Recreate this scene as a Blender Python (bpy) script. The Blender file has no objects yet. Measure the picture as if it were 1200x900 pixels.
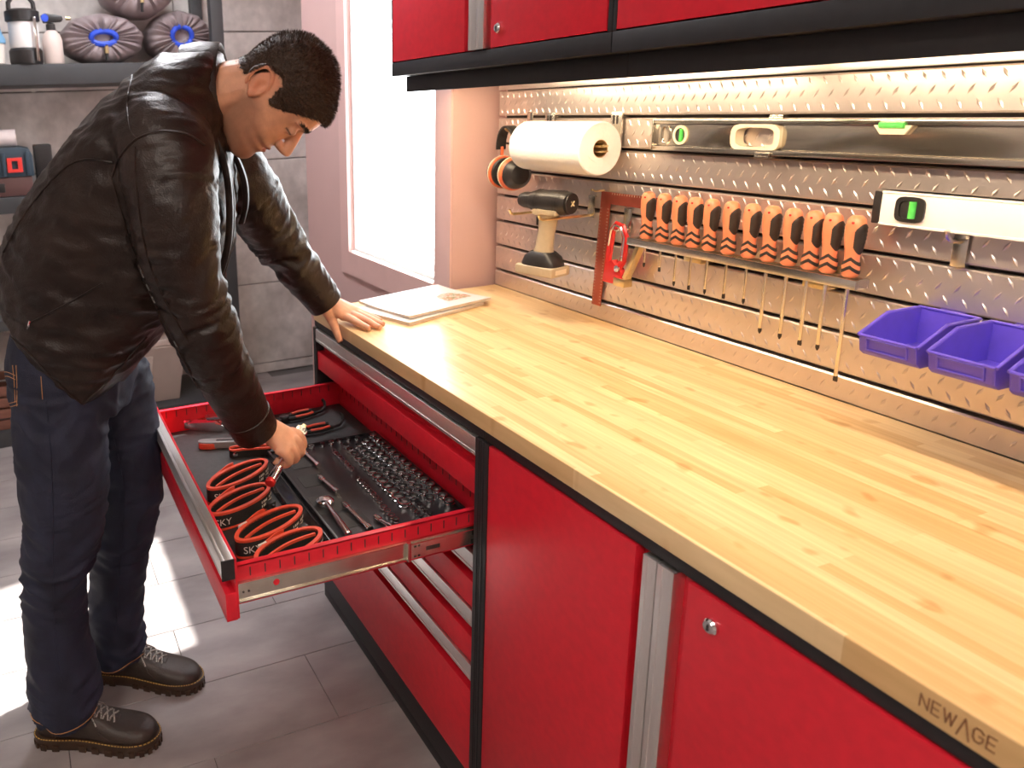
import bpy, bmesh, math, random
import numpy as np
from mathutils.bvhtree import BVHTree
from mathutils import Vector as V, Matrix, noise, Euler
random.seed(7)
SC = bpy.context.scene
COL = SC.collection

# ---------------------------------------------------------------- camera
CF, CRX, CRY, CRZ, CX, CY, CZ, PX, PY = (903.1246, 1.32684216, 0.03754300, 1.22107294,
                                         1.14884244, -0.75747359, 1.50118432, 346.0408, 350.7471)
cam_d = bpy.data.cameras.new('camera')
cam_d.sensor_width = 36.0
cam_d.lens = CF / 1200 * 36
cam_d.shift_x = (600 - PX) / 1200
cam_d.shift_y = (PY - 450) / 1200
cam_d.clip_start = .02
cam_d.dof.use_dof = True
cam_d.dof.focus_distance = 1.55
cam_d.dof.aperture_fstop = 5.6
cam = bpy.data.objects.new('camera', cam_d)
cam.rotation_euler = (CRX, CRY, CRZ)
cam.location = (CX, CY, CZ)
COL.objects.link(cam)
SC.camera = cam
CR = Euler((CRX, CRY, CRZ)).to_matrix()
CAM = V((CX, CY, CZ))

def ray(px, py):
    return CR @ V(((px - PX) / CF, -(py - PY) / CF, -1.0))

def at(px, py, ax, val):
    """point of the photo's pixel on the plane coordinate[ax] = val"""
    d = ray(px, py)
    return CAM + d * ((val - CAM[ax]) / d[ax])

# ---------------------------------------------------------------- world, sun, exposure
W = bpy.data.worlds.new('world')
SC.world = W
W.use_nodes = True
bg = W.node_tree.nodes['Background']
bg.inputs[0].default_value = (.93, .97, 1.0, 1)
bg.inputs[1].default_value = 7.0
sun_d = bpy.data.lights.new('sun', 'SUN')
sun_d.energy = 15
sun_d.angle = math.radians(1.2)
sun_d.color = (1.0, .95, .88)
sun = bpy.data.objects.new('sun', sun_d)
sun.rotation_euler = V((.16, -.75, -.80)).to_track_quat('-Z', 'Y').to_euler()
sun.location = (-2, 4, 5)
COL.objects.link(sun)
SC.view_settings.view_transform = 'Standard'
SC.view_settings.look = 'None'
SC.view_settings.exposure = 0.8
SC.view_settings.gamma = 1.0
SC.view_settings.use_curve_mapping = False
# sky portal in the window opening
pd = bpy.data.lights.new('window_portal', 'AREA')
pd.shape = 'RECTANGLE'; pd.size = .66; pd.size_y = 1.26
pd.cycles.is_portal = True
po = bpy.data.objects.new('window_portal', pd)
po.location = (-1.295, .56, 1.57)
po.rotation_euler = (math.radians(-90), 0, 0)
COL.objects.link(po)

# ---------------------------------------------------------------- helpers
def mat(name, col, rough=.5, metal=0., var=0., scale=12., stretch=(1, 1, 1), bump=0., bscale=150., coat=0., col2=None,
        spec=.5, emit=None, estr=0., vc=None, detail=4.):
    m = bpy.data.materials.new(name)
    m.use_nodes = True
    nt = m.node_tree
    b = nt.nodes['Principled BSDF']
    b.inputs['Roughness'].default_value = rough
    b.inputs['Metallic'].default_value = metal
    b.inputs['Specular IOR Level'].default_value = spec
    b.inputs['Coat Weight'].default_value = coat
    b.inputs['Coat Roughness'].default_value = .15
    tc = nt.nodes.new('ShaderNodeTexCoord')
    mp = nt.nodes.new('ShaderNodeMapping')
    mp.inputs['Scale'].default_value = stretch
    nt.links.new(tc.outputs['Object'], mp.inputs[0])
    nz = nt.nodes.new('ShaderNodeTexNoise')
    nz.inputs['Scale'].default_value = scale
    nz.inputs['Detail'].default_value = detail
    nt.links.new(mp.outputs[0], nz.inputs['Vector'])
    cr = nt.nodes.new('ShaderNodeValToRGB')
    c = V(col)
    if col2 is None:
        lo = [max(0, x * (1 - var)) for x in c]; hi = [min(1, x * (1 + var)) for x in c]
    else:
        lo, hi = col, col2
    cr.color_ramp.elements[0].position = .3
    cr.color_ramp.elements[1].position = .7
    cr.color_ramp.elements[0].color = (*lo, 1)
    cr.color_ramp.elements[1].color = (*hi, 1)
    nt.links.new(nz.outputs['Fac'], cr.inputs[0])
    out = cr.outputs[0]
    if vc:                                   # a colour attribute multiplied in (the thing's own colouring)
        at_ = nt.nodes.new('ShaderNodeAttribute'); at_.attribute_name = vc
        mx = nt.nodes.new('ShaderNodeMix'); mx.data_type = 'RGBA'; mx.blend_type = 'MULTIPLY'
        mx.inputs['Factor'].default_value = 1
        nt.links.new(out, mx.inputs['A']); nt.links.new(at_.outputs['Color'], mx.inputs['B'])
        out = mx.outputs['Result']
    nt.links.new(out, b.inputs['Base Color'])
    if bump:
        n2 = nt.nodes.new('ShaderNodeTexNoise')
        n2.inputs['Scale'].default_value = bscale
        n2.inputs['Detail'].default_value = 3
        nt.links.new(mp.outputs[0], n2.inputs['Vector'])
        bp = nt.nodes.new('ShaderNodeBump')
        bp.inputs['Strength'].default_value = bump
        bp.inputs['Distance'].default_value = .002
        nt.links.new(n2.outputs['Fac'], bp.inputs['Height'])
        nt.links.new(bp.outputs[0], b.inputs['Normal'])
    if emit:
        b.inputs['Emission Color'].default_value = (*emit, 1)
        b.inputs['Emission Strength'].default_value = estr
    return m

class MB:
    """collects shapes; build() links them as ONE mesh object"""
    def __init__(s):
        s.v = []; s.f = []; s.m = []; s.mi = 0
    def add(s, vs, fs):
        o = len(s.v)
        s.v += [tuple(x) for x in vs]
        for f in fs:
            s.f.append(tuple(i + o for i in f)); s.m.append(s.mi)
        return s
    def box(s, x0, x1, y0, y1, z0, z1):
        return s.add([(x0, y0, z0), (x1, y0, z0), (x1, y1, z0), (x0, y1, z0), (x0, y0, z1), (x1, y0, z1), (x1, y1, z1), (x0, y1, z1)],
                     [(3, 2, 1, 0), (4, 5, 6, 7), (0, 1, 5, 4), (1, 2, 6, 5), (2, 3, 7, 6), (3, 0, 4, 7)])
    def obox(s, c, ex, ey, ez):
        c, ex, ey, ez = V(c), V(ex), V(ey), V(ez)
        return s.add([c - ex - ey - ez, c + ex - ey - ez, c + ex + ey - ez, c - ex + ey - ez, c - ex - ey + ez, c + ex - ey + ez, c + ex + ey + ez, c - ex + ey + ez],
                     [(3, 2, 1, 0), (4, 5, 6, 7), (0, 1, 5, 4), (1, 2, 6, 5), (2, 3, 7, 6), (3, 0, 4, 7)])
    def rings(s, R, cap=True, closed=False):
        n = len(R[0]); vs = [p for r in R for p in r]; fs = []
        k = len(R)
        for i in range(k if closed else k - 1):
            a = i * n; b = ((i + 1) % k) * n
            for j in range(n):
                j2 = (j + 1) % n
                fs.append((a + j, a + j2, b + j2, b + j))
        if cap and not closed:
            fs.append(tuple(range(n - 1, -1, -1))); fs.append(tuple((k - 1) * n + j for j in range(n)))
        return s.add(vs, fs)
    def tube(s, pts, r, n=8, closed=False, cap=True, flat=1., up=None):
        pts = [V(p) for p in pts]; k = len(pts)
        rs = r if isinstance(r, (list, tuple)) else [r] * k
        R = []; prev = None
        for i, p in enumerate(pts):
            if closed: t = pts[(i + 1) % k] - pts[i - 1]
            else: t = pts[min(i + 1, k - 1)] - pts[max(i - 1, 0)]
            t.normalize()
            if up is not None: a = V(up) - t * t.dot(V(up))
            elif prev is None:
                a = t.orthogonal()
            else: a = prev - t * prev.dot(t)
            a.normalize(); prev = a; b = t.cross(a)
            R.append([p + a * (rs[i] * math.cos(2 * math.pi * j / n)) + b * (rs[i] * flat * math.sin(2 * math.pi * j / n)) for j in range(n)])
        return s.rings(R, cap, closed)
    def lathe(s, prof, o=(0, 0, 0), axis=(0, 0, 1), n=20, cap=True):
        o = V(o); w = V(axis).normalized(); a = w.orthogonal().normalized(); b = w.cross(a)
        R = [[o + w * z + (a * math.cos(2 * math.pi * j / n) + b * math.sin(2 * math.pi * j / n)) * r for j in range(n)] for r, z in prof]
        return s.rings(R, cap)
    def prism(s, poly, o, eu, ev, ew):
        """polygon in (u,v) extruded by vector ew"""
        o, eu, ev, ew = V(o), V(eu), V(ev), V(ew); n = len(poly)
        A = [o + eu * p[0] + ev * p[1] for p in poly]
        vs = A + [p + ew for p in A]
        fs = [tuple(range(n)), tuple(range(2 * n - 1, n - 1, -1))]
        for i in range(n):
            j = (i + 1) % n
            fs.append((j, i, n + i, n + j))
        return s.add(vs, fs)
    def ball(s, c, rx, ry=None, rz=None, n=14, rot=None):
        ry = ry or rx; rz = rz or rx; c = V(c); R = []
        for i in range(1, n // 2):
            th = math.pi * i / (n // 2)
            ring = []
            for j in range(n):
                ph = 2 * math.pi * j / n
                d = V((rx * math.sin(th) * math.cos(ph), ry * math.sin(th) * math.sin(ph), -rz * math.cos(th)))
                if rot: d = rot @ d
                ring.append(c + d)
            R.append(ring)
        return s.rings(R, True)
    def build(s, name, mats, parent=None, smooth=35, bevel=0., seg=2, local=False, kind=None):
        me = bpy.data.meshes.new(name)
        vs = s.v
        if parent is not None and not local:
            p = parent
            L = V((0, 0, 0))
            while p is not None: L += p.location; p = p.parent
            vs = [V(x) - L for x in vs]
        me.from_pydata([tuple(x) for x in vs], [], s.f)
        if not isinstance(mats, (list, tuple)): mats = [mats]
        for m_ in mats: me.materials.append(m_)
        me.polygons.foreach_set('material_index', s.m)
        bm = bmesh.new(); bm.from_mesh(me)
        bmesh.ops.recalc_face_normals(bm, faces=bm.faces)
        if bevel:
            es = [e for e in bm.edges if len(e.link_faces) == 2 and e.calc_face_angle(0) > .5]
            bmesh.ops.bevel(bm, geom=es, offset=bevel, segments=seg, profile=.6, affect='EDGES', clamp_overlap=True)
        bm.to_mesh(me); bm.free()
        if smooth:
            me.polygons.foreach_set('use_smooth', [True] * len(me.polygons))
            me.set_sharp_from_angle(angle=math.radians(smooth))
        return link(me, name, parent, kind)

def link(me, name, parent=None, kind=None):
    o = bpy.data.objects.new(name, me); COL.objects.link(o)
    if parent is not None: o.parent = parent
    if kind: o['kind'] = kind
    return o

def tag(o, label, cat, group=None):
    o['label'] = label; o['category'] = cat
    if group: o['group'] = group
    return o

def thing(name, label, cat, loc=(0, 0, 0), rz=0., group=None):
    o = bpy.data.objects.new(name, None); COL.objects.link(o)
    o.empty_display_size = .05
    o.location = loc; o.rotation_euler = (0, 0, rz)
    return tag(o, label, cat, group)

def struct(o):
    o['kind'] = 'structure'; return o

def copy_tree(o, parent=None):
    c = o.copy(); COL.objects.link(c); c.parent = parent
    for ch in list(o.children): copy_tree(ch, c)
    return c

def text2d(s, size):
    """verts (x,y) and faces of a word set in the built-in face"""
    cu = bpy.data.curves.new('t', 'FONT'); cu.body = s; cu.size = size; cu.resolution_u = 3
    ob = bpy.data.objects.new('t', cu)
    me = bpy.data.meshes.new_from_object(ob)
    vs = [(v.co.x, v.co.y) for v in me.vertices]; fs = [tuple(p.vertices) for p in me.polygons]
    bpy.data.objects.remove(ob); bpy.data.meshes.remove(me); bpy.data.curves.remove(cu)
    return vs, fs

def box_obj(name, m, parent, x0, x1, y0, y1, z0, z1, bevel=.0015):
    return MB().box(x0, x1, y0, y1, z0, z1).build(name, m, parent, bevel=bevel)

# ---------------------------------------------------------------- materials
RED = mat('red_powdercoat', (.68, .016, .034), .36, var=.06, scale=60, bump=.08, bscale=900)
BLACK = mat('black_powdercoat', (.018, .018, .020), .45, var=.15, scale=60, bump=.1, bscale=900)
ALU = mat('brushed_aluminium', (.88, .86, .84), .42, 1., var=.06, scale=60, stretch=(1, 30, 30))
ALUV = mat('brushed_aluminium_upright', (.86, .84, .82), .40, 1., var=.06, scale=60, stretch=(30, 30, 1))
CHROME = mat('chrome', (.80, .80, .82), .10, 1., var=.03)
STEEL = mat('zinc_steel', (.70, .66, .58), .25, 1., var=.08, scale=40)
BRASS = mat('yellow_zinc_steel', (.72, .58, .32), .28, 1., var=.1, scale=50)
RUBBER = mat('black_rubber', (.018, .017, .017), .55, var=.2, scale=80, bump=.1)
PINK = mat('pink_wall_paint', (.62, .41, .385), .65, var=.03, scale=4, bump=.15, bscale=250)
WHITE_P = mat('white_window_paint', (.85, .84, .82), .45, var=.02)
SLAT = mat('slatwall_metal', (.70, .62, .585), .30, .8, var=.04, scale=30)
DARKSLOT = mat('dark_slot', (.05, .035, .03), .6, var=.2)
# ================================================================ setting
# ---- floor of long vinyl tiles
GROUT = mat('floor_joint', (.16, .145, .14), .8, var=.1)
TILE = mat('vinyl_stone_tile', (.225, .20, .20), .32, scale=3.2, col2=(.42, .385, .38), bump=.12, bscale=60, detail=8, stretch=(2.2, 1, 1))
fl = struct(MB().box(-3.3, 3.2, -3.4, 1.0, -.06, -.004).build('floor', GROUT, smooth=0))
tw, tl = .25, .65
tile_me = {}
row = 0
x = -.37 - 11 * tw
while x < 2.6:
    y = -.145 - 3 * tl + (tl / 2 if row % 2 else 0)
    while y < .2:
        if True:
            y0, y1 = y, y + tl
            o_ = MB().box(x + .0011, x + tw - .0011, y0 + .0011, y1 - .0011, -.006, 0.0).build('tile', TILE, fl, bevel=.0008, seg=1)
        y += tl
    x += tw; row += 1

# ---- concrete wall at the far end
def concrete_mat():
    m = mat('board_marked_concrete', (.50, .455, .42), .8, scale=2.6, col2=(.84, .79, .75), bump=.5, bscale=40, detail=10)
    nt = m.node_tree; b = nt.nodes['Principled BSDF']
    tc = [n for n in nt.nodes if n.type == 'TEX_COORD'][0]
    n2 = nt.nodes.new('ShaderNodeTexNoise'); n2.inputs['Scale'].default_value = 22; n2.inputs['Detail'].default_value = 8
    nt.links.new(tc.outputs['Object'], n2.inputs['Vector'])
    mx = nt.nodes.new('ShaderNodeMix'); mx.data_type = 'RGBA'; mx.blend_type = 'MULTIPLY'; mx.inputs['Factor'].default_value = .42
    old = b.inputs['Base Color'].links[0].from_socket
    nt.links.new(old, mx.inputs['A']); nt.links.new(n2.outputs['Fac'], mx.inputs['B'])
    rp_ = [n for n in nt.nodes if n.type == 'VALTORGB'][0]; rp_.color_ramp.elements[0].position = .40; rp_.color_ramp.elements[1].position = .58
    br = nt.nodes.new('ShaderNodeBrightContrast'); br.inputs['Bright'].default_value = .16; br.inputs['Contrast'].default_value = .15
    nt.links.new(mx.outputs['Result'], br.inputs[0]); nt.links.new(br.outputs[0], b.inputs['Base Color'])
    return m
CONC = concrete_mat()
XB = -2.95
wb = struct(MB().box(XB - .2, XB - .012, -3.4, .85, 0, 2.7).build('wall_back', mat('concrete_joint', (.16, .14, .13), .9, var=.1), smooth=0))
zs = [0] + [at(315, py, 0, XB).z for py in (425, 331, 187, 100, 37)] + [2.35, 2.7]
for i in range(len(zs) - 1):
    for (y0, y1) in ((-3.4, -2.2), (-2.2, -1.0), (-1.0, .10), (.10, .85)):
        MB().box(XB - .02, XB, y0 + .003, y1 - .003, zs[i] + .003, zs[i + 1] - .003).build('concrete_panel', CONC, wb, bevel=.003, seg=1)
for (px, py) in ((39, 103), (2, 130), (20, 131)):
    q = at(px, py, 0, XB)
    MB().lathe([(.022, 0), (.022, .003), (.012, .003), (.010, -.012)], q + V((-.001, 0, 0)), (1, 0, 0), 14).build('tie_hole', CONC, wb)
# slanting side of the niche beyond the window wall
struct(MB().prism([(-2.1, .6095), (-3.15, .90), (-3.15, .95), (-2.1, .66)], (0, 0, 0), (1, 0, 0), (0, 1, 0), (0, 0, 2.7)).build('wall_niche', PINK, smooth=0))

# ---- window wall (pink), return and wall behind the slatwall
YW = .47
wx0, wx1, wz0, wz1 = -1.624, -.966, .938, 2.2
wr = struct(MB().box(-.87, 3.2, .6505, .80, 0, 2.7).build('wall_right', PINK, smooth=0))
m_ = MB()
m_.box(-2.10, wx0 - .0, YW, YW + .14, 0, 2.7); m_.box(wx1, -.87, YW, YW + .33, 0, 2.7)
m_.box(wx0, wx1, YW, YW + .14, 0, wz0); m_.box(wx0, wx1, YW, YW + .14, wz1, 2.7)
struct(m_.build('wall_window', PINK, smooth=0))
struct(MB().box(-3.3, 3.2, -3.5, -3.4, 0, 2.7).build('wall_left', mat('warm_white_wall', (.70, .62, .58), .7, var=.03), smooth=0))
struct(MB().box(3.2, 3.3, -3.4, .8, 0, 2.7).build('wall_front', bpy.data.materials['warm_white_wall'], smooth=0))
struct(MB().box(-3.3, 3.3, -3.5, .95, 2.7, 2.8).build('ceiling', mat('white_ceiling', (.78, .74, .71), .8, var=.02), smooth=0))
# casing board around the opening
tr = MB()
cz0 = .845
tr.box(-1.70, wx0, YW - .012, YW + .002, cz0, wz1 + .07); tr.box(wx1, -.872, YW - .006, YW + .002, cz0, wz1 + .07)
tr.box(wx0, wx1, YW - .012, YW + .002, cz0, wz0); tr.box(wx0, wx1, YW - .012, YW + .002, wz1, wz1 + .07)
struct(tr.build('trim_1', mat('pink_trim_paint', (.70, .47, .44), .5, var=.03), smooth=0))
win = struct(bpy.data.objects.new('window_1', None)); COL.objects.link(win); win.location = ((wx0 + wx1) / 2, YW + .09, wz0)
fr = MB(); fw = .012
for a in ((wx0, wx0 + fw, wz0, wz1), (wx1 - fw, wx1, wz0, wz1)): fr.box(a[0], a[1], YW + .012, YW + .05, a[2], a[3])
fr.box(wx0 + fw, wx1 - fw, YW + .012, YW + .05, wz0, wz0 + .016); fr.box(wx0 + fw, wx1 - fw, YW + .012, YW + .05, wz1 - .02, wz1)
fr.build('window_frame', WHITE_P, win, bevel=.002)
gl = bpy.data.materials.new('window_glass'); gl.use_nodes = True
nt = gl.node_tree; nt.nodes.clear()
o_ = nt.nodes.new('ShaderNodeOutputMaterial'); mx = nt.nodes.new('ShaderNodeMixShader'); t_ = nt.nodes.new('ShaderNodeBsdfTransparent'); g_ = nt.nodes.new('ShaderNodeBsdfGlossy')
mx.inputs[0].default_value = .05; g_.inputs['Roughness'].default_value = .02; t_.inputs[0].default_value = (.97, .98, .98, 1)
nt.links.new(t_.outputs[0], mx.inputs[1]); nt.links.new(g_.outputs[0], mx.inputs[2]); nt.links.new(mx.outputs[0], o_.inputs[0])
MB().box(wx0 + fw, wx1 - fw, YW + .028, YW + .032, wz0 + .016, wz1 - .02).build('pane', gl, win, smooth=0)
MB().box(wx0, wx1, YW - .004, YW + .011, wz0 - .001, wz0 + .004).build('window_sill', WHITE_P, win, bevel=.002)

# ---- added fill panels, out of view, to brighten cabinets, man and concrete
FILL_WARM = mat('fill_diffuser', (.9, .9, .9), .5, emit=(1.0, .88, .78), estr=12.5)
FILL_COOL = mat('cool_fill_diffuser', (.9, .9, .9), .5, emit=(.97, .96, 1.0), estr=15.)
for i, (lx, ly, lab, lm_) in enumerate(((1.1, -1.5, 'long added fill panel over the middle of the garage floor', FILL_WARM),
                                   (-1.6, -.3, 'long cool added fill panel near the concrete wall', FILL_COOL),
                                   (2.3, -.6, 'long added fill panel beyond the end of the worktop', FILL_WARM))):
    t = thing('fill_light', lab, 'ceiling light', (lx, ly, 2.64), group='added fill panels')
    MB().box(-.62, .62, -.17, .17, 0, .06).build('housing', WHITE_P, t, local=True, bevel=.004)
    MB().box(-.6, .6, -.15, .15, -.006, -.0005).build('diffuser', lm_, t, local=True, smooth=0)
# ================================================================ slatwall
SX0, SX1 = -.845, 1.25
sw = thing('slatwall', 'metal tread-plate slatwall panel on the wall above the bamboo worktop', 'slatwall', (0, .63, .945))
MB().box(SX0 + .004, SX1, .634, .648, .9455, 1.545).build('backing', DARKSLOT, sw, smooth=0)
DT = {'l': .0095, 'w': .0030, 'h': .0012}
def slat_mesh(zt, zb):
    m = MB()
    m.prism([(.61, zb), (.61, zt - .003), (.613, zt), (.628, zt), (.628, zt - .004), (.634, zt - .004), (.634, zb + .004), (.628, zb + .004), (.628, zb - .003), (.6125, zb - .003)],
            (SX0, 0, 0), (0, 1, 0), (0, 0, 1), (SX1 - SX0, 0, 0))
    n = 3
    hh = zt - zb
    for r in range(n):
        z = zt - hh * (r + .5) / n
        if z - .008 < zb or z + .008 > zt: continue
        k = 0
        x = SX0 + .012 + (.0135 if r % 2 else 0)
        while x < .75:
            a = math.radians(58) * (1 if (r % 2) else -1)
            d = V((math.cos(a), 0, math.sin(a))); e = V((-d.z, 0, d.x)); c = V((x, .61, z))
            l, w, h = DT['l'], DT['w'], DT['h']
            m.add([c - d * l, c + e * w, c + d * l, c - e * w, c - d * l * .45 + V((0, -h, 0)), c + d * l * .45 + V((0, -h, 0))],
                  [(0, 1, 4), (1, 5, 4), (1, 2, 5), (2, 3, 5), (3, 4, 5), (3, 0, 4)])
            x += .027
    return m
for k in range(8):
    zt = 1.524 - k * .0762
    zb = max(zt - .066, .9465)
    slat_mesh(zt, zb).build('slat', SLAT, sw, smooth=25)
MB().box(SX0, SX1, .606, .648, 1.5275, 1.545).build('top_trim', ALU, sw, bevel=.002)

# ================================================================ wall cabinets
XS = -.003
def pull_v(m, x0, x1, yf, z0, z1):
    m.box(x0, x1, yf - .004, yf + .018, z0, z1)
    m.box(x0 + (x1 - x0) * .3, x0 + (x1 - x0) * .36, yf - .0052, yf - .003, z0, z1)
def lock(parent, x, yf, z):
    l = MB().lathe([(.0105, 0), (.0105, .005), (.008, .008), (.0001, .0085)], (x, yf + .001, z), (0, -1, 0), 20).build('lock', CHROME, parent)
    MB().box(x - .0012, x + .0012, yf - .0085, yf - .006, z - .004, z + .004).build('keyhole', RUBBER, l, smooth=0)
def door(parent, x0, x1, z0, z1, yf, side, wl):
    """red door; side +1: pull along its right edge"""
    p0, g0 = .024 * wl, .018 * wl
    m = MB()
    if side > 0:
        m.box(x0, x1 - p0 - g0, yf, yf + .02, z0, z1); m.box(x1 - p0 - g0 - .002, x1 - .001, yf + .017, yf + .022, z0, z1)
        d = m.build('door', RED, parent, bevel=.0012)
        q = MB(); pull_v(q, x1 - p0, x1, yf, z0, z1); q.build('handle', ALUV, d, bevel=.0008)
    else:
        m.box(x0 + p0 + g0, x1, yf, yf + .02, z0, z1); m.box(x0 + .001, x0 + p0 + g0 + .002, yf + .017, yf + .022, z0, z1)
        d = m.build('door', RED, parent, bevel=.0012)
        q = MB(); pull_v(q, x0, x0 + p0, yf, z0, z1); q.build('handle', ALUV, d, bevel=.0008)
    return d

def wall_cab(x0, x1, label):
    t = thing('wall_cabinet', label, 'cabinet', ((x0 + x1) / 2, .45, 1.574), group='red wall cabinets over the slatwall')
    yf, z0, z1 = .261, 1.574, 2.18
    m = MB(); m.box(x0, x0 + .012, yf + .024, .645, z0, z1); m.box(x1 - .012, x1, yf + .024, .645, z0, z1)
    m.box(x0 + .012, x1 - .012, yf + .024, .645, z0, z0 + .012); m.box(x0 + .012, x1 - .012, yf + .024, .645, z1 - .012, z1); m.box(x0 + .012, x1 - .012, .635, .645, z0 + .012, z1 - .012)
    m.build('carcass', BLACK, t, bevel=.0015)
    f = MB(); f.box(x0, x1, yf, yf + .0235, z0, z0 + .036); f.box(x0, x1, yf, yf + .0235, z1 - .03, z1); f.box(x0, x0 + .009, yf, yf + .0235, z0 + .036, z1 - .03); f.box(x1 - .011, x1, yf, yf + .0235, z0 + .036, z1 - .03)
    f.build('front_frame', BLACK, t, bevel=.002)
    xm = (x0 + x1) / 2
    door(t, x0 + .0105, xm - .0008, z0 + .0385, z1 - .032, yf - .001, 1, 1.25)
    d = door(t, xm + .0008, x1 - .013, z0 + .0385, z1 - .032, yf - .001, -1, 1.25)
    lock(d, xm + .083, yf - .001, 1.651)
    return t
wall_cab(-.853, XS - .001, 'red two-door wall cabinet in black frame, the one beside the window')
wall_cab(XS + .001, .85, 'red wall cabinet in black frame, above the long silver spirit level')

# light bars under the cabinets
GLOW = mat('warm_led_strip', (1, .9, .75), .5, emit=(1.0, .76, .50), estr=42.)
def light_bar(x0, x1, label):
    t = thing('light_bar', label, 'light bar', ((x0 + x1) / 2, .4, 1.53), group='light bars under the wall cabinets')
    m = MB(); m.box(x0, x1, .300, .306, 1.531, 1.573); m.box(x0, x1, .306, .52, 1.567, 1.573); m.box(x0, x0 + .004, .306, .50, 1.540, 1.567); m.box(x1 - .004, x1, .306, .50, 1.540, 1.567)
    m.build('housing', BLACK, t, bevel=.001)
    MB().box(x0 + .03, x1 - .03, .335, .36, 1.5545, 1.5665).build('led_strip', GLOW, t, bevel=.003)
light_bar(-.841, -.0025, 'black under-cabinet light bar at the window end of the slatwall')
light_bar(-.0015, .85, 'black under-cabinet light bar above the white spirit level')

# ================================================================ worktop
def bamboo():
    m = bpy.data.materials.new('bamboo_strips'); m.use_nodes = True
    nt = m.node_tree; b = nt.nodes['Principled BSDF']
    tc = nt.nodes.new('ShaderNodeTexCoord')
    br = nt.nodes.new('ShaderNodeTexBrick')
    br.inputs['Scale'].default_value = 1.0; br.inputs['Mortar Size'].default_value = .0
    br.inputs['Brick Width'].default_value = .42; br.inputs['Row Height'].default_value = .021
    br.offset = .37; br.offset_frequency = 3; br.squash = .7; br.squash_frequency = 2
    br.inputs['Color1'].default_value = (.70, .43, .17, 1); br.inputs['Color2'].default_value = (.89, .67, .37, 1)
    br.inputs['Bias'].default_value = .15
    nt.links.new(tc.outputs['Object'], br.inputs['Vector'])
    mp = nt.nodes.new('ShaderNodeMapping'); mp.inputs['Scale'].default_value = (5, 110, 30)
    nt.links.new(tc.outputs['Object'], mp.inputs[0])
    nz = nt.nodes.new('ShaderNodeTexNoise'); nz.inputs['Scale'].default_value = 1.; nz.inputs['Detail'].default_value = 5
    nt.links.new(mp.outputs[0], nz.inputs['Vector'])
    cr = nt.nodes.new('ShaderNodeValToRGB'); cr.color_ramp.elements[0].position = .35; cr.color_ramp.elements[1].position = .7
    cr.color_ramp.elements[0].color = (.80, .74, .66, 1); cr.color_ramp.elements[1].color = (1, 1, 1, 1)
    nt.links.new(nz.outputs['Fac'], cr.inputs[0])
    mx = nt.nodes.new('ShaderNodeMix'); mx.data_type = 'RGBA'; mx.blend_type = 'MULTIPLY'; mx.inputs['Factor'].default_value = .8
    nt.links.new(br.outputs['Color'], mx.inputs['A']); nt.links.new(cr.outputs[0], mx.inputs['B'])
    # nodes of the bamboo: short darker bars
    mp2 = nt.nodes.new('ShaderNodeMapping'); mp2.inputs['Scale'].default_value = (17, 26, 4)
    nt.links.new(tc.outputs['Object'], mp2.inputs[0])
    n3 = nt.nodes.new('ShaderNodeTexNoise'); n3.inputs['Scale'].default_value = 1.; n3.inputs['Detail'].default_value = 1
    nt.links.new(mp2.outputs[0], n3.inputs['Vector'])
    c3 = nt.nodes.new('ShaderNodeValToRGB'); c3.color_ramp.elements[0].position = .66; c3.color_ramp.elements[1].position = .74
    c3.color_ramp.elements[0].color = (1, 1, 1, 1); c3.color_ramp.elements[1].color = (.72, .55, .36, 1)
    nt.links.new(n3.outputs['Fac'], c3.inputs[0])
    m2 = nt.nodes.new('ShaderNodeMix'); m2.data_type = 'RGBA'; m2.blend_type = 'MULTIPLY'; m2.inputs['Factor'].default_value = .7
    nt.links.new(mx.outputs['Result'], m2.inputs['A']); nt.links.new(c3.outputs[0], m2.inputs['B'])
    nt.links.new(m2.outputs['Result'], b.inputs['Base Color'])
    b.inputs['Roughness'].default_value = .3
    return m
wt = thing('worktop', 'long bamboo worktop laid over the red base cabinets', 'worktop', (0, .3, .91))
slab = MB().box(-.84, .90, 0, .6085, .9105, .945).build('slab', bamboo(), wt, bevel=.002, seg=3)
# burnt-in lettering on the front edge
INK = mat('burnt_lettering', (.26, .12, .05), .6, var=.1)
strokes = {'N': ([(0, 0), (0, 1), (.8, 0), (.8, 1)],), 'E': ([(.7, 0), (0, 0), (0, 1), (.7, 1)], [(0, .5), (.6, .5)]),
           'W': ([(0, 1), (.3, 0), (.55, .9), (.8, 0), (1.1, 1)],), 'A': ([(-.1, -.35), (.45, 1.15), (1.0, -.35)],),
           'G': ([(.85, .8), (.6, 1), (.2, 1), (0, .75), (0, .25), (.2, 0), (.6, 0), (.85, .25), (.85, .5), (.5, .5)],)}
A0 = at(1078, 822, 1, 0.0); A1 = at(1166, 880, 1, 0.0)
lm = MB(); hgt = .0135; cur = 0.
tot = sum({'N': .8, 'E': .7, 'W': 1.1, 'A': .9, 'G': .85}[c] + .35 for c in 'NEWAGE') - .35
xs = (A1.x - A0.x) / tot
zc = .9215
for c in 'NEWAGE':
    for st in strokes[c]:
        for (p, q) in zip(st[:-1], st[1:]):
            a = V((A0.x + (cur + p[0]) * xs, -.0002, zc + p[1] * hgt)); b = V((A0.x + (cur + q[0]) * xs, -.0002, zc + q[1] * hgt))
            d = (b - a).normalized()
            lm.obox((a + b) / 2, (b - a) / 2 + d * .0004, V((d.z, 0, -d.x)) * .0007, (0, .0004, 0))
    cur += {'N': .8, 'E': .7, 'W': 1.1, 'A': .9, 'G': .85}[c] + .35
lm.build('lettering', INK, wt, smooth=0)

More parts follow.
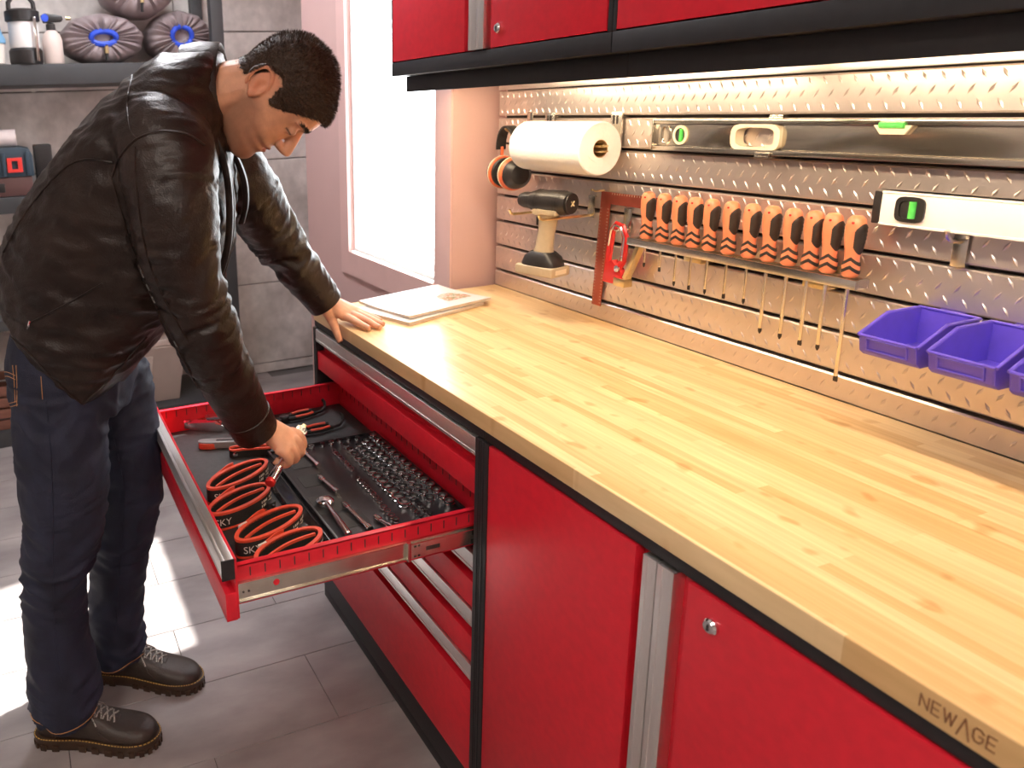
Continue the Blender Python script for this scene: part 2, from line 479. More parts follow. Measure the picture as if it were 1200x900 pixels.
# ================================================================ base cabinet with drawers
DX0, DX1 = -.853, .0115
YF = 0.006
bc = thing('drawer_cabinet', 'red five-drawer base cabinet in black frame, one drawer pulled open', 'cabinet', ((DX0 + DX1) / 2, .3, 0))
def carcass(t, x0, x1):
    m = MB()
    m.box(x0, x0 + .012, .03, .60, .03, .909); m.box(x1 - .012, x1, .03, .60, .03, .909); m.box(x0 + .012, x1 - .012, .588, .60, .03, .909)
    m.box(x0 + .012, x1 - .012, .03, .588, .895, .909); m.box(x0 + .012, x1 - .012, .03, .588, .09, .102)
    m.build('carcass', BLACK, t, bevel=.001)
    f = MB(); f.box(x0, x0 + .020, YF - .004, .0295, .1005, .8865); f.box(x1 - .020, x1, YF - .004, .0295, .1005, .8865)
    f.box(x0, x1, YF + .002, .0295, .887, .909)
    f.box(x0 + .006, x0 + .009, YF - .0055, YF, .1005, .8865); f.box(x1 - .009, x1 - .006, YF - .0055, YF, .1005, .8865)
    f.build('front_frame', BLACK, t, bevel=.001)
    MB().box(x0, x1, YF + .006, .60, 0.0005, .0295).box(x0, x1, YF + .006, .029, .0295, .1).build('plinth', BLACK, t, bevel=.002)
carcass(bc, DX0, DX1)
def drawer_front(m, yf, zt, zb):
    x0, x1 = DX0 + .022, DX1 - .022
    m.box(x0, x1, yf, yf + .02, zb, zt - .066)
    m.box(x0 + .001, x1 - .001, yf + .019, yf + .024, zb + .001, zt - .001)
def drawer_pull(parent, yf, zt):
    x0, x1 = DX0 + .020, DX1 - .021
    m = MB(); m.box(x0, x1, yf - .004, yf + .003, zt - .037, zt); m.box(x0, x1, yf + .003, yf + .0185, zt - .004, zt); m.box(x0, x1, yf - .0055, yf - .003, zt - .031, zt - .029)
    h = m.build('handle', ALU, parent, bevel=.0008)
    return h
zt0 = .884
levels = [(.884, .7635), (.748, .627), (.6355, .5115), (.5085, .3835), (.3805, .1045)]
for i, (a, b) in enumerate(levels):
    if i == 1: continue
    m = MB(); drawer_front(m, YF, a, b); d = m.build('drawer', RED, bc, bevel=.001); drawer_pull(d, YF, a)
# the open drawer
YO = -.497
m = MB(); drawer_front(m, YO, .748, .627)
bx0, bx1, by0, by1, bz0, bz1 = DX0 + .035, DX1 - .038, YO + .02, .065, .645, .722
m.box(bx0, bx1, by0, by1, bz0, bz0 + .004)
for (a, b) in ((bx0, bx0 + .0025), (bx1 - .0025, bx1)): m.box(a, b, by0, by1, bz0 + .004, bz1)
m.box(bx0, bx1, by1 - .0025, by1, bz0 + .004, bz1 - .002)
# rolled rims
m.box(bx0, bx0 + .013, by0, by1, bz1 - .003, bz1); m.box(bx1 - .013, bx1, by0, by1, bz1 - .003, bz1); m.box(bx0 + .013, bx1 - .013, by1 - .013, by1, bz1 - .003, bz1)
od = m.build('drawer', RED, bc, bevel=.0008)
od['label'] = 'open red drawer full of tools'
drawer_pull(od, YO, .748)
for x in (DX0 + .019, DX1 - .0215): MB().box(x - .001, x + .0015, YO - .0045, YO + .019, .710, .7485).build('end_cap', BLACK, od, smooth=0)
LINER = mat('charcoal_drawer_liner', (.035, .033, .034), .55, var=.2, scale=90, bump=.15, bscale=400)
MB().box(bx0 + .004, bx1 - .004, by0 + .002, by1 - .004, bz0 + .0045, bz0 + .0075).build('liner', LINER, od, smooth=0)
LZ = bz0 + .0075
sl = MB()
y = by0 + .03
while y < by1 - .02:
    sl.box(bx1 - .0008, bx1 + .0006, y, y + .0022, bz1 - .024, bz1 - .007); sl.box(bx0 + .0019, bx0 + .0031, y, y + .0022, bz1 - .026, bz1 - .008)
    sl.box(bx1 - .0031, bx1 - .0019, y, y + .0022, bz1 - .026, bz1 - .008)
    y += .028
x = bx0 + .03
while x < bx1 - .02:
    sl.box(x, x + .0022, by1 - .0031, by1 - .0019, bz1 - .026, bz1 - .008); x += .028
sl.build('slots', DARKSLOT, od, smooth=0, kind='stuff')
ra = MB(); ra.box(bx1 + .0005, bx1 + .006, by0 + .006, by1, .6535, .6915)
ra.box(bx1 + .006, bx1 + .009, by0 + .006, -.13, .6535, .6565); ra.box(bx1 + .006, bx1 + .009, by0 + .006, -.13, .6885, .6915)
sr = ra.build('slide_rail', STEEL, od, bevel=.0006)
ra = MB(); ra.box(bx1 + .0065, bx1 + .0135, -.135, .24, .6575, .6875); ra.box(bx1 + .006, bx1 + .0145, -.14, -.132, .653, .692)
ra.build('slide_runner', STEEL, od, bevel=.0008)
hm = MB()
for (y0, y1) in ((-.10, -.07), (.0, .025)): hm.box(bx1 + .0132, bx1 + .0139, y0, y1, .669, .677)
for yy in (-.126, -.118): hm.box(bx1 + .0132, bx1 + .0139, yy, yy + .005, .681, .685); hm.box(bx1 + .0132, bx1 + .0139, yy, yy + .005, .660, .664)
for yy in (-.462, -.452): hm.lathe([(.0022, 0), (.0022, .0007)], (bx1 + .0058, yy, .672), (1, 0, 0), 8)
hm.build('slide_holes', DARKSLOT, od, smooth=0, kind='stuff')
MB().lathe([(.006, 0), (.006, .0012), (.0001, .0013)], (bx1 + .0056, -.40, .676), (1, 0, 0), 14).build('stop_stud', RED, od)

# ================================================================ base cabinet with two doors
DX2, DX3 = .0125, .8755
dc = thing('door_cabinet', 'red base cabinet with two tall doors and paired metal handles', 'cabinet', ((DX2 + DX3) / 2, .3, 0))
carcass(dc, DX2, DX3)
XM = .4375
door(dc, DX2 + .0205, XM - .0008, .1045, .884, YF - .002, 1, 1.0)
d = door(dc, XM + .0008, DX3 - .0205, .1045, .884, YF - .002, -1, 1.15)
lock(d, .527, YF - .002, .846)
# ================================================================ things on the slatwall
def arc(c, r, a0, a1, n, eu, ev):
    c, eu, ev = V(c), V(eu), V(ev)
    return [c + eu * (r * math.cos(a0 + (a1 - a0) * i / n)) + ev * (r * math.sin(a0 + (a1 - a0) * i / n)) for i in range(n + 1)]
def slat_hook(x, z, y, label, up=.018, m=None, tilt=0, w=.0035, plate=True, zpl=.05):
    """wire hook with a plate that grips the slot at height z"""
    t = thing('slatwall_hook', label, 'hook', (x, .606, z), group='hooks clipped into the slatwall')
    if plate:
        MB().box(x - .012, x + .012, .6035, .6065, z - .006, z + zpl).box(x - .012, x + .012, .6065, .626, z + zpl - .004, z + zpl).build('plate', STEEL, t, bevel=.0008)
    MB().tube([(x, .604, z), (x, y + .012, z - tilt), (x, y + .004, z + .004 - tilt), (x, y, z + up - tilt)], w, 8).build('prong', m or BRASS, t)
    return t

# ---- paper towel roll on its holder
PAPER = mat('white_paper_towel', (.86, .85, .83), .9, var=.02, scale=30, bump=.35, bscale=180)
CARD = mat('brown_cardboard', (.50, .33, .16), .8, var=.08)
rc = V((0, .535, 1.381)); rx0, rx1 = -.600, -.328
t = thing('paper_towel_roll', 'thick white paper towel roll on a holder beside the ear defenders', 'paper towel', (-.46, .535, 1.318))
m = MB()
prof = [(.021, 0), (.060, 0), (.0625, .003), (.0632, .05), (.0622, .12), (.063, .2), (.0625, rx1 - rx0 - .003), (.060, rx1 - rx0), (.021, rx1 - rx0)]
m.lathe(prof, (rx0, rc.y, rc.z), (1, 0, 0), 48, cap=False)
m.build('paper', PAPER, t)
MB().lathe([(.0212, 0), (.0212, rx1 - rx0 - .001), (.0195, rx1 - rx0 - .001), (.0195, 0), (.0212, 0)], (rx0 + .0005, rc.y, rc.z), (1, 0, 0), 28, cap=False).build('core', CARD, t)
q = MB(); yy = rc.y
q.tube([(rx1 - .002, yy - .060, rc.z + .017), (rx1 + .0006, yy - .03, rc.z - .02), (rx1 + .0006, yy - .012, rc.z - .030)], .0007, 4).build('loose_edge', PAPER, t)
t = thing('towel_holder', 'metal towel holder with a strap hooked over the slat', 'holder', (-.46, .6, 1.381))
MB().box(rx0 - .018, rx1 + .014, rc.y - .011, rc.y + .011, rc.z - .008, rc.z - .004).box(rx0 - .018, rx1 + .014, rc.y - .011, rc.y + .011, rc.z + .004, rc.z + .008).build('rod', BRASS, t, bevel=.001)
for xx in (rx0 - .018, rx1 - .045):
    mm = MB(); mm.box(xx, xx + .036, .600, .606, 1.37, 1.462); mm.box(xx, xx + .036, .606, .627, 1.449, 1.4525)
    if xx < -.5: mm.box(xx, xx + .004, .53, .600, 1.37, 1.395)
    mm.build('strap', STEEL, t, bevel=.001)
    k = MB(); k.box(xx + .008, xx + .012, .5985, .6002, 1.435, 1.455); k.box(xx + .02, xx + .024, .5985, .6002, 1.435, 1.455); k.build('strap_slots', DARKSLOT, t, smooth=0, kind='stuff')

# ---- ear defenders
ORANGE = mat('orange_plastic', (.80, .16, .06), .35, var=.06, scale=40)
CREAM = mat('cream_foam', (.75, .66, .50), .7, var=.06)
BLKPL = mat('black_plastic', (.022, .020, .020), .38, var=.15, scale=60)
t = thing('ear_defenders', 'orange and black ear defenders hanging by their black headband', 'ear defenders', (-.69, .538, 1.25))
ec = V((-.69, .538, 1.302)); dv = V((.985, -.17, 0)).normalized()
for sgn, nm in ((1, 'cup'), (-1, 'cup')):
    o = ec + dv * (.012 * sgn)
    d = dv * sgn
    mm = MB()
    mm.lathe([(.030, .012), (.044, .014), (.046, .022), (.040, .036)], o, d, 28)
    c = mm.build('ear_cup', ORANGE, t)
    MB().lathe([(.0405, .034), (.041, .037), (.038, .050), (.026, .062), (.0001, .066)], o, d, 28).build('dome', BLKPL, c)
    MB().lathe([(.022, .002), (.038, .003), (.041, .007), (.040, .0135), (.03, .0135)], o, d, 28).build('cushion', RUBBER, c)
    MB().lathe([(.0465, .0185), (.0472, .0195), (.0472, .0225), (.0462, .0235)], o, d, 28, cap=False).build('trim_ring', CREAM, c)
    MB().tube([o + d * .03 + V((0, 0, .038)), o + d * .032 + V((0, 0, .050)), o + d * .030 + V((0, 0, .07))], .0045, 8).build('yoke', ORANGE, c)
mm = MB(); pts = []
for i in range(17):
    a = math.pi * i / 16
    pts.append(ec + dv * (.052 * math.cos(a)) + V((0, 0, .062 + .064 * math.sin(a) ** .8)))
side = V((-dv.y, dv.x, 0))
R = []
for p in pts:
    rad = (p - (ec + V((0, 0, .07)))).normalized()
    R.append([p + side * .014 + rad * .003, p - side * .014 + rad * .003, p - side * .014 - rad * .003, p + side * .014 - rad * .003])
mm.rings(R); mm.build('headband', RUBBER, t, bevel=.001)
slat_hook(-.69, 1.4155, .525, 'brass hook holding the ear defenders', m=BRASS, up=.008)

# ---- cordless drill
TAN = mat('tan_tool_plastic', (.46, .37, .25), .42, var=.06, scale=50)
t = thing('cordless_drill', 'compact black and tan cordless drill hung on brass hooks', 'drill', (-.47, .5, 1.058))
hx = V((-.465, .505, 1.246)); ax = V((-.965, -.26, 0)).normalized(); sd_ = V((-ax.y, ax.x, 0))
hd = MB(); hd.lathe([(.020, -.064), (.0275, -.06), (.030, -.05), (.031, -.01), (.029, .015), (.030, .03), (.024, .05)], hx, ax, 26)
head = hd.build('motor_housing', BLKPL, t)
mm = MB(); mm.lathe([(.0262, -.0645), (.0255, -.067), (.0001, -.0675)], hx, ax, 24); mm.build('rear_cap', BLKPL, head)
mk = MB(); pb = hx - ax * .0683
for s_ in (1, -1): mk.obox(pb, (sd_ * .006 + V((0, 0, .006 * s_))), (sd_ * .0012 - V((0, 0, .0012 * s_))), ax * .0006)
mk.build('badge', mat('tan_print', (.75, .62, .38), .5), head, smooth=0)
for zz in (-.045, -.037, -.029, .018, .026):
    MB().lathe([(.0312, 0), (.0316, .0015), (.0312, .003)], hx + ax * zz, ax, 24, cap=False).build('rib', BLKPL, head)
MB().lathe([(.0215, .05), (.0205, .075), (.016, .088), (.008, .09)], hx, ax, 20).build('chuck', BLKPL, t)
mm = MB(); R = []
for (f, rx_, ry_) in ((0, .022, .030), (.2, .019, .026), (.5, .0175, .023), (.8, .018, .024), (1, .024, .030)):
    c = V((-.462, .505, 1.226)).lerp(V((-.478, .502, 1.108)), f)
    R.append([c + sd_ * (rx_ * math.cos(a)) + ax * (ry_ * math.sin(a)) for a in [2 * math.pi * j / 16 for j in range(16)]])
mm.rings(R); gp = mm.build('grip', TAN, t)
MB().obox((-.462, .503, 1.222), ax * .036, sd_ * .0245, (0, 0, .008)).build('collar', TAN, t, bevel=.006, seg=3)
MB().obox((-.492, .497, 1.196), ax * .006, sd_ * .006, (0, 0, .012)).build('trigger', BLKPL, t, bevel=.003)
mm = MB(); R = []
for (z, a_, b_) in ((1.118, .030, .024), (1.106, .045, .033), (1.088, .053, .036), (1.083, .053, .036)):
    R.append([V((-.478, .502, z)) + ax * (a_ * math.copysign(abs(math.cos(q)) ** .6, math.cos(q))) + sd_ * (b_ * math.copysign(abs(math.sin(q)) ** .6, math.sin(q))) for q in [2 * math.pi * j / 20 for j in range(20)]])
mm.rings(R); mm.build('battery_shoe', BLKPL, t)
MB().obox((-.480, .5015, 1.0705), ax * .058, sd_ * .037, (0, 0, .0125)).build('battery', TAN, t, bevel=.005, seg=3)
MB().obox(V((-.480, .5015, 1.0705)) - ax * .0580, ax * .0004, sd_ * .022, (0, 0, .006)).build('battery_label', CREAM, t, smooth=0)
slat_hook(-.548, 1.2095, .445, 'brass hook under the chuck end of the drill', up=.012)
slat_hook(-.428, 1.2085, .445, 'brass hook under the motor end of the drill', up=.012)

# ---- framing square
RSTEEL = mat('reddish_steel', (.42, .10, .07), .35, .7, var=.1, scale=30)  # steel with an even red-brown tint
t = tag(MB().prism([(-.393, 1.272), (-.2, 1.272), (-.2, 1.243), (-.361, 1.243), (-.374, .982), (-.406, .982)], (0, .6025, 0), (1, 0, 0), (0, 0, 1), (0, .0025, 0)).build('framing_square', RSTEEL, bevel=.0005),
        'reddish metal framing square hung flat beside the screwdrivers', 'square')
tk = MB(); z = .99
while z < 1.235:
    xo = -.4055 + (z - .982) / .29 * .0125
    tk.box(xo + .001, xo + .0055, .6019, .6025, z, z + .0008); tk.box(xo + .026, xo + .0305, .6019, .6025, z, z + .0008); z += .008
x = -.355
while x < -.205: tk.box(x, x + .0008, .6019, .6025, 1.267, 1.2715); x += .008
tk.build('scale_marks', CREAM, t, smooth=0, kind='stuff')
slat_hook(-.386, 1.2745, .565, 'short brass hook at the corner of the framing square', up=.004, w=.0026, plate=False)

# ---- staple gun
t = thing('staple_gun', 'red and chrome staple gun hung beside the first screwdriver', 'staple gun', (-.30, .58, 1.06))
REDPL = mat('red_enamel', (.62, .03, .03), .25, .3, var=.1)
lp = [(-.326, .575, 1.095), (-.321, .575, 1.15), (-.315, .575, 1.188), (-.303, .575, 1.202), (-.284, .575, 1.198), (-.272, .575, 1.175), (-.276, .575, 1.12), (-.292, .575, 1.092)]
MB().tube(lp, .0062, 8, closed=True, flat=1.6, up=(0, 1, 0)).build('handle_loop', REDPL, t)
MB().tube([V(p) + V((.0, -.0055, 0)) for p in lp[1:7]], .003, 6).build('chrome_edge', CHROME, t)
MB().prism([(-.333, 1.060), (-.262, 1.060), (-.262, 1.072), (-.283, 1.10), (-.305, 1.118), (-.327, 1.105)], (0, .566, 0), (1, 0, 0), (0, 0, 1), (0, .02, 0)).build('body', REDPL, t, bevel=.003)
MB().box(-.292, -.256, .563, .588, 1.0585, 1.078).build('nose', BRASS, t, bevel=.002)
MB().obox((-.243, .576, 1.125), (.0205, 0, .047), (-.0055, 0, .0024), (0, .009, 0)).build('lever', BRASS, t, bevel=.002)
MB().lathe([(.008, 0), (.008, .003), (.0001, .004)], (-.283, .565, 1.100), (0, -1, 0), 16).build('pivot', CHROME, t)
slat_hook(-.302, 1.1885, .56, 'steel hook inside the loop of the staple gun', up=.006, w=.0026, m=STEEL)

# ---- screwdriver rack and twelve screwdrivers
SD = [(-.196, 1.120, 0), (-.151, 1.118, 1), (-.108, 1.094, 0), (-.068, 1.094, 1), (-.027, 1.093, 0), (.019, 1.094, 1), (.065, 1.093, 0), (.107, 1.044, 0), (.149, 1.044, 0), (.189, 1.043, 1), (.223, 1.043, 0), (.262, .997, 1)]
t = thing('screwdriver_rack', 'grey two-rail rack holding the row of screwdrivers', 'rack', (.01, .58, 1.17))
MB().box(-.235, .285, .5430, .5475, 1.168, 1.1845).build('front_rail', STEEL, t, bevel=.001)
MB().box(-.235, .285, .5725, .577, 1.168, 1.1845).build('back_rail', STEEL, t, bevel=.001)
for xx in (-.235, .281): MB().box(xx, xx + .004, .5477, .5723, 1.168, 1.1845).build('end_plate', STEEL, t, bevel=.0005)
for xx in (-.10, .17): MB().box(xx, xx + .045, .5775, .606, 1.150, 1.160).box(xx, xx + .045, .603, .606, 1.160, 1.19).box(xx, xx + .045, .5735, .5775, 1.150, 1.1675).box(xx, xx + .045, .606, .6088, 1.150, 1.1535).build('bracket', BRASS, t, bevel=.001)
SHAFT = mat('bright_shaft_steel', (.88, .80, .64), .22, 1., var=.04)  # golden reflection of the worktop put into the steel colour
HAND = mat('coral_orange_handle', (.80, .25, .125), .33, var=.05, scale=60)
GRIP = mat('black_soft_grip', (.03, .022, .018), .5, var=.15, scale=90)
hp = [(.0092, 0), (.0128, .004), (.0134, .018), (.0108, .031), (.0118, .042), (.0150, .068), (.0152, .086), (.0130, .099), (.0085, .1045), (.0001, .106)]
def hr(z):
    for (a, b) in zip(hp[:-1], hp[1:]):
        if a[1] <= z <= b[1]: return a[0] + (b[0] - a[0]) * (z - a[1]) / (b[1] - a[1])
    return .01
cam_az = math.atan2(-.75, .66)
def patch(m, phis, zs_of, th=.0007, rib=0):
    """strip of surface standing proud of the handle: for each angle a (lo,hi) height"""
    n = 14; rows = []
    for j in range(n + 1):
        row = []
        for ph in phis:
            lo, hi = zs_of(ph); z = lo + (hi - lo) * j / n
            r = hr(z) + th + (rib * (1 if j % 2 else -1) if 0 < j < n else -th * .9)
            if ph in (phis[0], phis[-1]): r = hr(z) - .0002
            row.append((r * math.cos(ph), r * math.sin(ph), z))
        rows.append(row)
    k = len(phis); vs = [p for r_ in rows for p in r_]
    fs = [(j * k + i, j * k + i + 1, (j + 1) * k + i + 1, (j + 1) * k + i) for j in range(n) for i in range(k - 1)]
    m.add(vs, fs)
ring_phi = [cam_az + math.radians(a) for a in range(-150, 151, 15)]
pan_phi = [cam_az + math.radians(a) for a in range(-14, 113, 14)]
mid = cam_az + math.radians(49)
me_parts = {}
def protos():
    m = MB(); m.lathe(hp, n=24); me_parts['handle'] = (m, HAND)
    g = MB(); patch(g, pan_phi, lambda ph: (.040 + .012 * ((ph - mid) / 1.05) ** 2, .093 - .012 * ((ph - mid) / 1.05) ** 2), .0011, .0004); me_parts['grip_panel'] = (g, GRIP)
    for i, zb in enumerate((.010, .024)):
        c = MB(); patch(c, ring_phi, lambda ph, zb=zb: (zb + .006 - .010 * abs(math.sin((ph - cam_az) * 1.0 + .3)), zb + .0125 - .010 * abs(math.sin((ph - cam_az) * 1.0 + .3))), .0008); me_parts['chevron%d' % i] = (c, GRIP)
    d = MB(); a = cam_az - .5; z = .094; r = hr(z)
    d.lathe([(.0022, -.002), (.0022, .0006), (.0001, .0008)], (r * math.cos(a) * .97, r * math.sin(a) * .97, z), (math.cos(a), math.sin(a), .35), 10); me_parts['dot'] = (d, REDPL)
protos()
first = None
names = {0: 'cross-head', 1: 'flat-blade'}
ordinal = ['first', 'second', 'third', 'fourth', 'fifth', 'sixth', 'seventh', 'eighth', 'ninth', 'tenth', 'eleventh', 'twelfth']
shared = {}
BLKTIP = mat('blackened_tip', (.06, .05, .045), .4, .8)
for i, (sx, tip, kind) in enumerate(SD):
    ln = 1.1855 - tip
    size = 'short' if ln < .08 else 'mid-length' if ln < .1 else 'long' if ln < .16 else 'longest'
    t = thing('screwdriver', 'orange and black %s screwdriver, %s in the rack from the staple gun' % (size, ordinal[i]), 'screwdriver', (sx, .56, 1.1855), group='screwdrivers in the rack')
    for nm, (m, mt) in me_parts.items():
        nn = 'chevron' if nm.startswith('chevron') else nm
        if nm not in shared: o = m.build(nn, mt, t, local=True, smooth=50); shared[nm] = o.data
        else: o = link(shared[nm], nn, t)
    r = .0026 if ln < .1 else .0032
    MB().lathe([(r, .004), (r, -ln + .012), (r * .96, -ln + .010)], n=10).build('shaft', SHAFT, t, local=True)
    if kind: MB().prism([(-r, .011), (r, .011), (r * 1.25, .004), (r * 1.1, 0), (-r * 1.1, 0), (-r * 1.25, .004)], (-0, -.0008, -ln), (1, 0, 0), (0, 0, 1), (0, .0016, 0)).build('tip', BLKTIP, t, local=True)
    else: MB().lathe([(r * 1.05, .011), (r * 1.05, .005), (r * .35, 0)], (0, 0, -ln), n=8).build('tip', BLKTIP, t, local=True)

# ---- spirit levels
GREENV = mat('green_vial', (.10, .62, .12), .1, var=.15, scale=80)
LEVM = mat('anodised_level', (.60, .55, .48), .16, .95, var=.05, scale=30, stretch=(1, 1, 20))
t = thing('spirit_level', 'long bare-metal spirit level with ribbed edges high on the slatwall', 'level', (.4, .59, 1.378))
lx0, lx1, lz0, lz1 = -.221, 1.05, 1.3795, 1.446
m = MB(); m.box(lx0, lx1, .583, .6055, lz0, lz0 + .010); m.box(lx0, lx1, .583, .6055, lz1 - .009, lz1); m.box(lx0, -.022, .590, .6045, lz0 + .010, lz1 - .009); m.box(.085, lx1, .590, .6045, lz0 + .010, lz1 - .009)
m.box(-.022, .085, .590, .6045, lz0 + .010, lz0 + .016); m.box(-.022, .085, .590, .6045, lz1 - .013, lz1 - .009)
m.build('beam', LEVM, t, bevel=.0015)
MB().box(lx0 - .004, lx0 - .0002, .583, .6055, lz0, lz1).build('end_cap', STEEL, t, bevel=.001)
def oval(cx, cz, rx_, rz_, n=24, p=1.): return [(cx + rx_ * math.copysign(abs(math.cos(a)) ** p, math.cos(a)), cz + rz_ * math.copysign(abs(math.sin(a)) ** p, math.sin(a))) for a in [2 * math.pi * j / n for j in range(n)]]
def ovring(m, outer, inner, y0, y1):
    R = [[(p[0], y, p[1]) for p in q] for q, y in ((outer, y1), (outer, y0), (inner, y0), (inner, y1))]
    m.rings(R, cap=False, closed=True)
m = MB(); ovring(m, oval(-.150, 1.4135, .019, .0205), oval(-.150, 1.4135, .0135, .015), .5865, .5905); vf = m.build('vial_frame', CREAM, t)
MB().prism(oval(-.150, 1.4135, .0137, .0152), (0, .5885, 0), (1, 0, 0), (0, 0, 1), (0, .001, 0)).build('vial_back', BLKPL, vf)
MB().tube([(-.146, .5865, 1.4005), (-.146, .5865, 1.4265)], .0042, 10).build('vial', GREENV, vf)
m = MB(); ovring(m, oval(-.192, 1.4135, .013, .021, p=.7), oval(-.192, 1.4135, .009, .017, p=.7), .5875, .5905); m.build('grommet', STEEL, t)
m = MB(); ovring(m, oval(.0315, 1.4125, .0535, .0265, p=.55), oval(.0315, 1.4125, .042, .0185, p=.55), .5835, .606); m.build('hand_hole', CREAM, t)
for i in range(4): MB().tube([(.005 + i * .016, .586, 1.4345), (.005 + i * .016, .604, 1.4345)], .0045, 8).build('finger_rib', CREAM, t)
m = MB(); m.prism([(.243, 1.4475), (.318, 1.4475), (.300, 1.4225), (.262, 1.4225)], (0, .5835, 0), (1, 0, 0), (0, 0, 1), (0, .006, 0)); vf = m.build('top_vial_frame', CREAM, t, bevel=.001)
MB().tube([(.262, .5832, 1.4375), (.300, .5832, 1.4375)], .0055, 10).build('vial', GREENV, vf)
for xx, lb in ((.055, 'steel bracket under the hand hole of the metal level'), (.62, 'steel bracket under the far half of the metal level')):
    h = thing('level_bracket', lb, 'bracket', (xx, .6, 1.37), group='brackets carrying the levels')
    MB().box(xx - .015, xx + .015, .578, .627, 1.3745, 1.379).box(xx - .015, xx + .015, .578, .5815, 1.379, 1.385).build('arm', STEEL, h, bevel=.0008)
    MB().box(xx - .014, xx + .014, .6062, .627, 1.4495, 1.4535).box(xx - .014, xx + .014, .6062, .6085, 1.4465, 1.4495).build('top_clip', STEEL, h, bevel=.0006)
WLEV = mat('white_enamel', (.86, .83, .80), .3, var=.02)
t = thing('spirit_level', 'white spirit level with black end cap lower on the slatwall', 'level', (.6, .59, 1.277))
MB().box(.283, 1.05, .580, .6055, 1.277, 1.333).box(.283, 1.05, .5785, .6055, 1.277, 1.281).box(.283, 1.05, .5785, .6055, 1.329, 1.333).build('beam', WLEV, t, bevel=.0012)
MB().box(.271, .2828, .579, .6055, 1.278, 1.332).box(.267, .271, .584, .602, 1.288, 1.322).build('end_cap', BLKPL, t, bevel=.002)
m = MB(); ovring(m, oval(.329, 1.306, .022, .0205, p=.5), oval(.329, 1.306, .0155, .0145, p=.5), .5765, .5805); vf = m.build('vial_frame', BLKPL, t)
MB().prism(oval(.329, 1.306, .0157, .0147, p=.5), (0, .579, 0), (1, 0, 0), (0, 0, 1), (0, .001, 0)).build('vial_back', RUBBER, vf)
MB().tube([(.333, .5775, 1.2925), (.333, .5775, 1.3195)], .005, 10).build('vial', GREENV, vf)
for xx, lb in ((.393, 'steel bracket under the vial end of the white level'), (.80, 'steel bracket under the plain end of the white level')):
    h = thing('level_bracket', lb, 'bracket', (xx, .6, 1.25), group='brackets carrying the levels')
    MB().box(xx - .010, xx + .010, .6035, .6065, 1.222, 1.272).box(xx - .010, xx + .010, .6065, .627, 1.2225, 1.2255).build('plate', STEEL, h, bevel=.0008)
    MB().tube([(xx, .603, 1.262), (xx, .578, 1.266), (xx, .570, 1.2725), (xx, .5665, 1.282)], .0038, 8).build('prong', STEEL, h)

# ---- blue bins
BLUE = mat('blue_violet_polypropylene', (.13, .085, .62), .30, var=.06, scale=40)
SCREWM = mat('bright_screw_zinc', (.75, .72, .62), .25, 1., var=.1)
for k in range(3):
    x0 = .352 + .1 * k; x1 = x0 + .084
    t = thing('parts_bin', ('blue plastic parts bin with open front, the one nearest the screwdrivers', 'blue plastic parts bin holding loose screws, between two like it', 'blue plastic parts bin farthest from the screwdrivers')[k], 'bin', ((x0 + x1) / 2, .55, 1.085), group='blue bins on the slatwall')
    poly = [(.6045, 1.0865), (.482, 1.0865), (.472, 1.094), (.466, 1.121), (.526, 1.1485), (.6045, 1.1485)]
    b = MB()
    for xa in (x0, x1 - .002): b.prism(poly, (xa, 0, 0), (0, 1, 0), (0, 0, 1), (.002, 0, 0))
    b.box(x0 + .002, x1 - .002, .484, .6045, 1.0865, 1.0885); b.box(x0 + .002, x1 - .002, .6025, .6045, 1.0885, 1.1485)
    b.prism([(.482, 1.0865), (.472, 1.094), (.466, 1.121), (.4682, 1.121), (.474, 1.095), (.484, 1.0885)], (x0 + .002, 0, 0), (0, 1, 0), (0, 0, 1), (x1 - x0 - .004, 0, 0))
    b.build('shell', BLUE, t, bevel=.0006, seg=1)
    r = MB()
    for xa, dx in ((x0, -1), (x1, 1)):
        r.tube([(xa + dx * .0008, .6035, 1.1485), (xa + dx * .0008, .527, 1.1485), (xa + dx * .0008, .4665, 1.1205)], .0026, 8)
    r.tube([(x0, .4665, 1.1205), (x1, .4665, 1.1205)], .0026, 8); r.tube([(x0, .6035, 1.1485), (x1, .6035, 1.1485)], .0026, 8)
    r.build('rim', BLUE, t)
    f = MB()
    d0 = V((0, .4685, 1.109)); n_ = V((0, -.976, -.217)); up_ = V((0, -.217, .976))
    cx = (x0 + x1) / 2
    for (a, b_, w_, h_) in ((0, .0095, .030, .0013), (0, -.0095, .030, .0013), (-.029, 0, .0013, .0095), (.029, 0, .0013, .0095)):
        f.obox(V((cx + a, 0, 0)) + V((0, .4687, 1.108)) + up_ * b_ + n_ * .0008, (w_, 0, 0), up_ * h_, n_ * .0016)
    f.build('label_frame', BLUE, t, bevel=.0005, seg=1)
    MB().box(x0 + .025, x1 - .025, .6045, .627, 1.1475, 1.1500).build('hang_tab', BLUE, t)
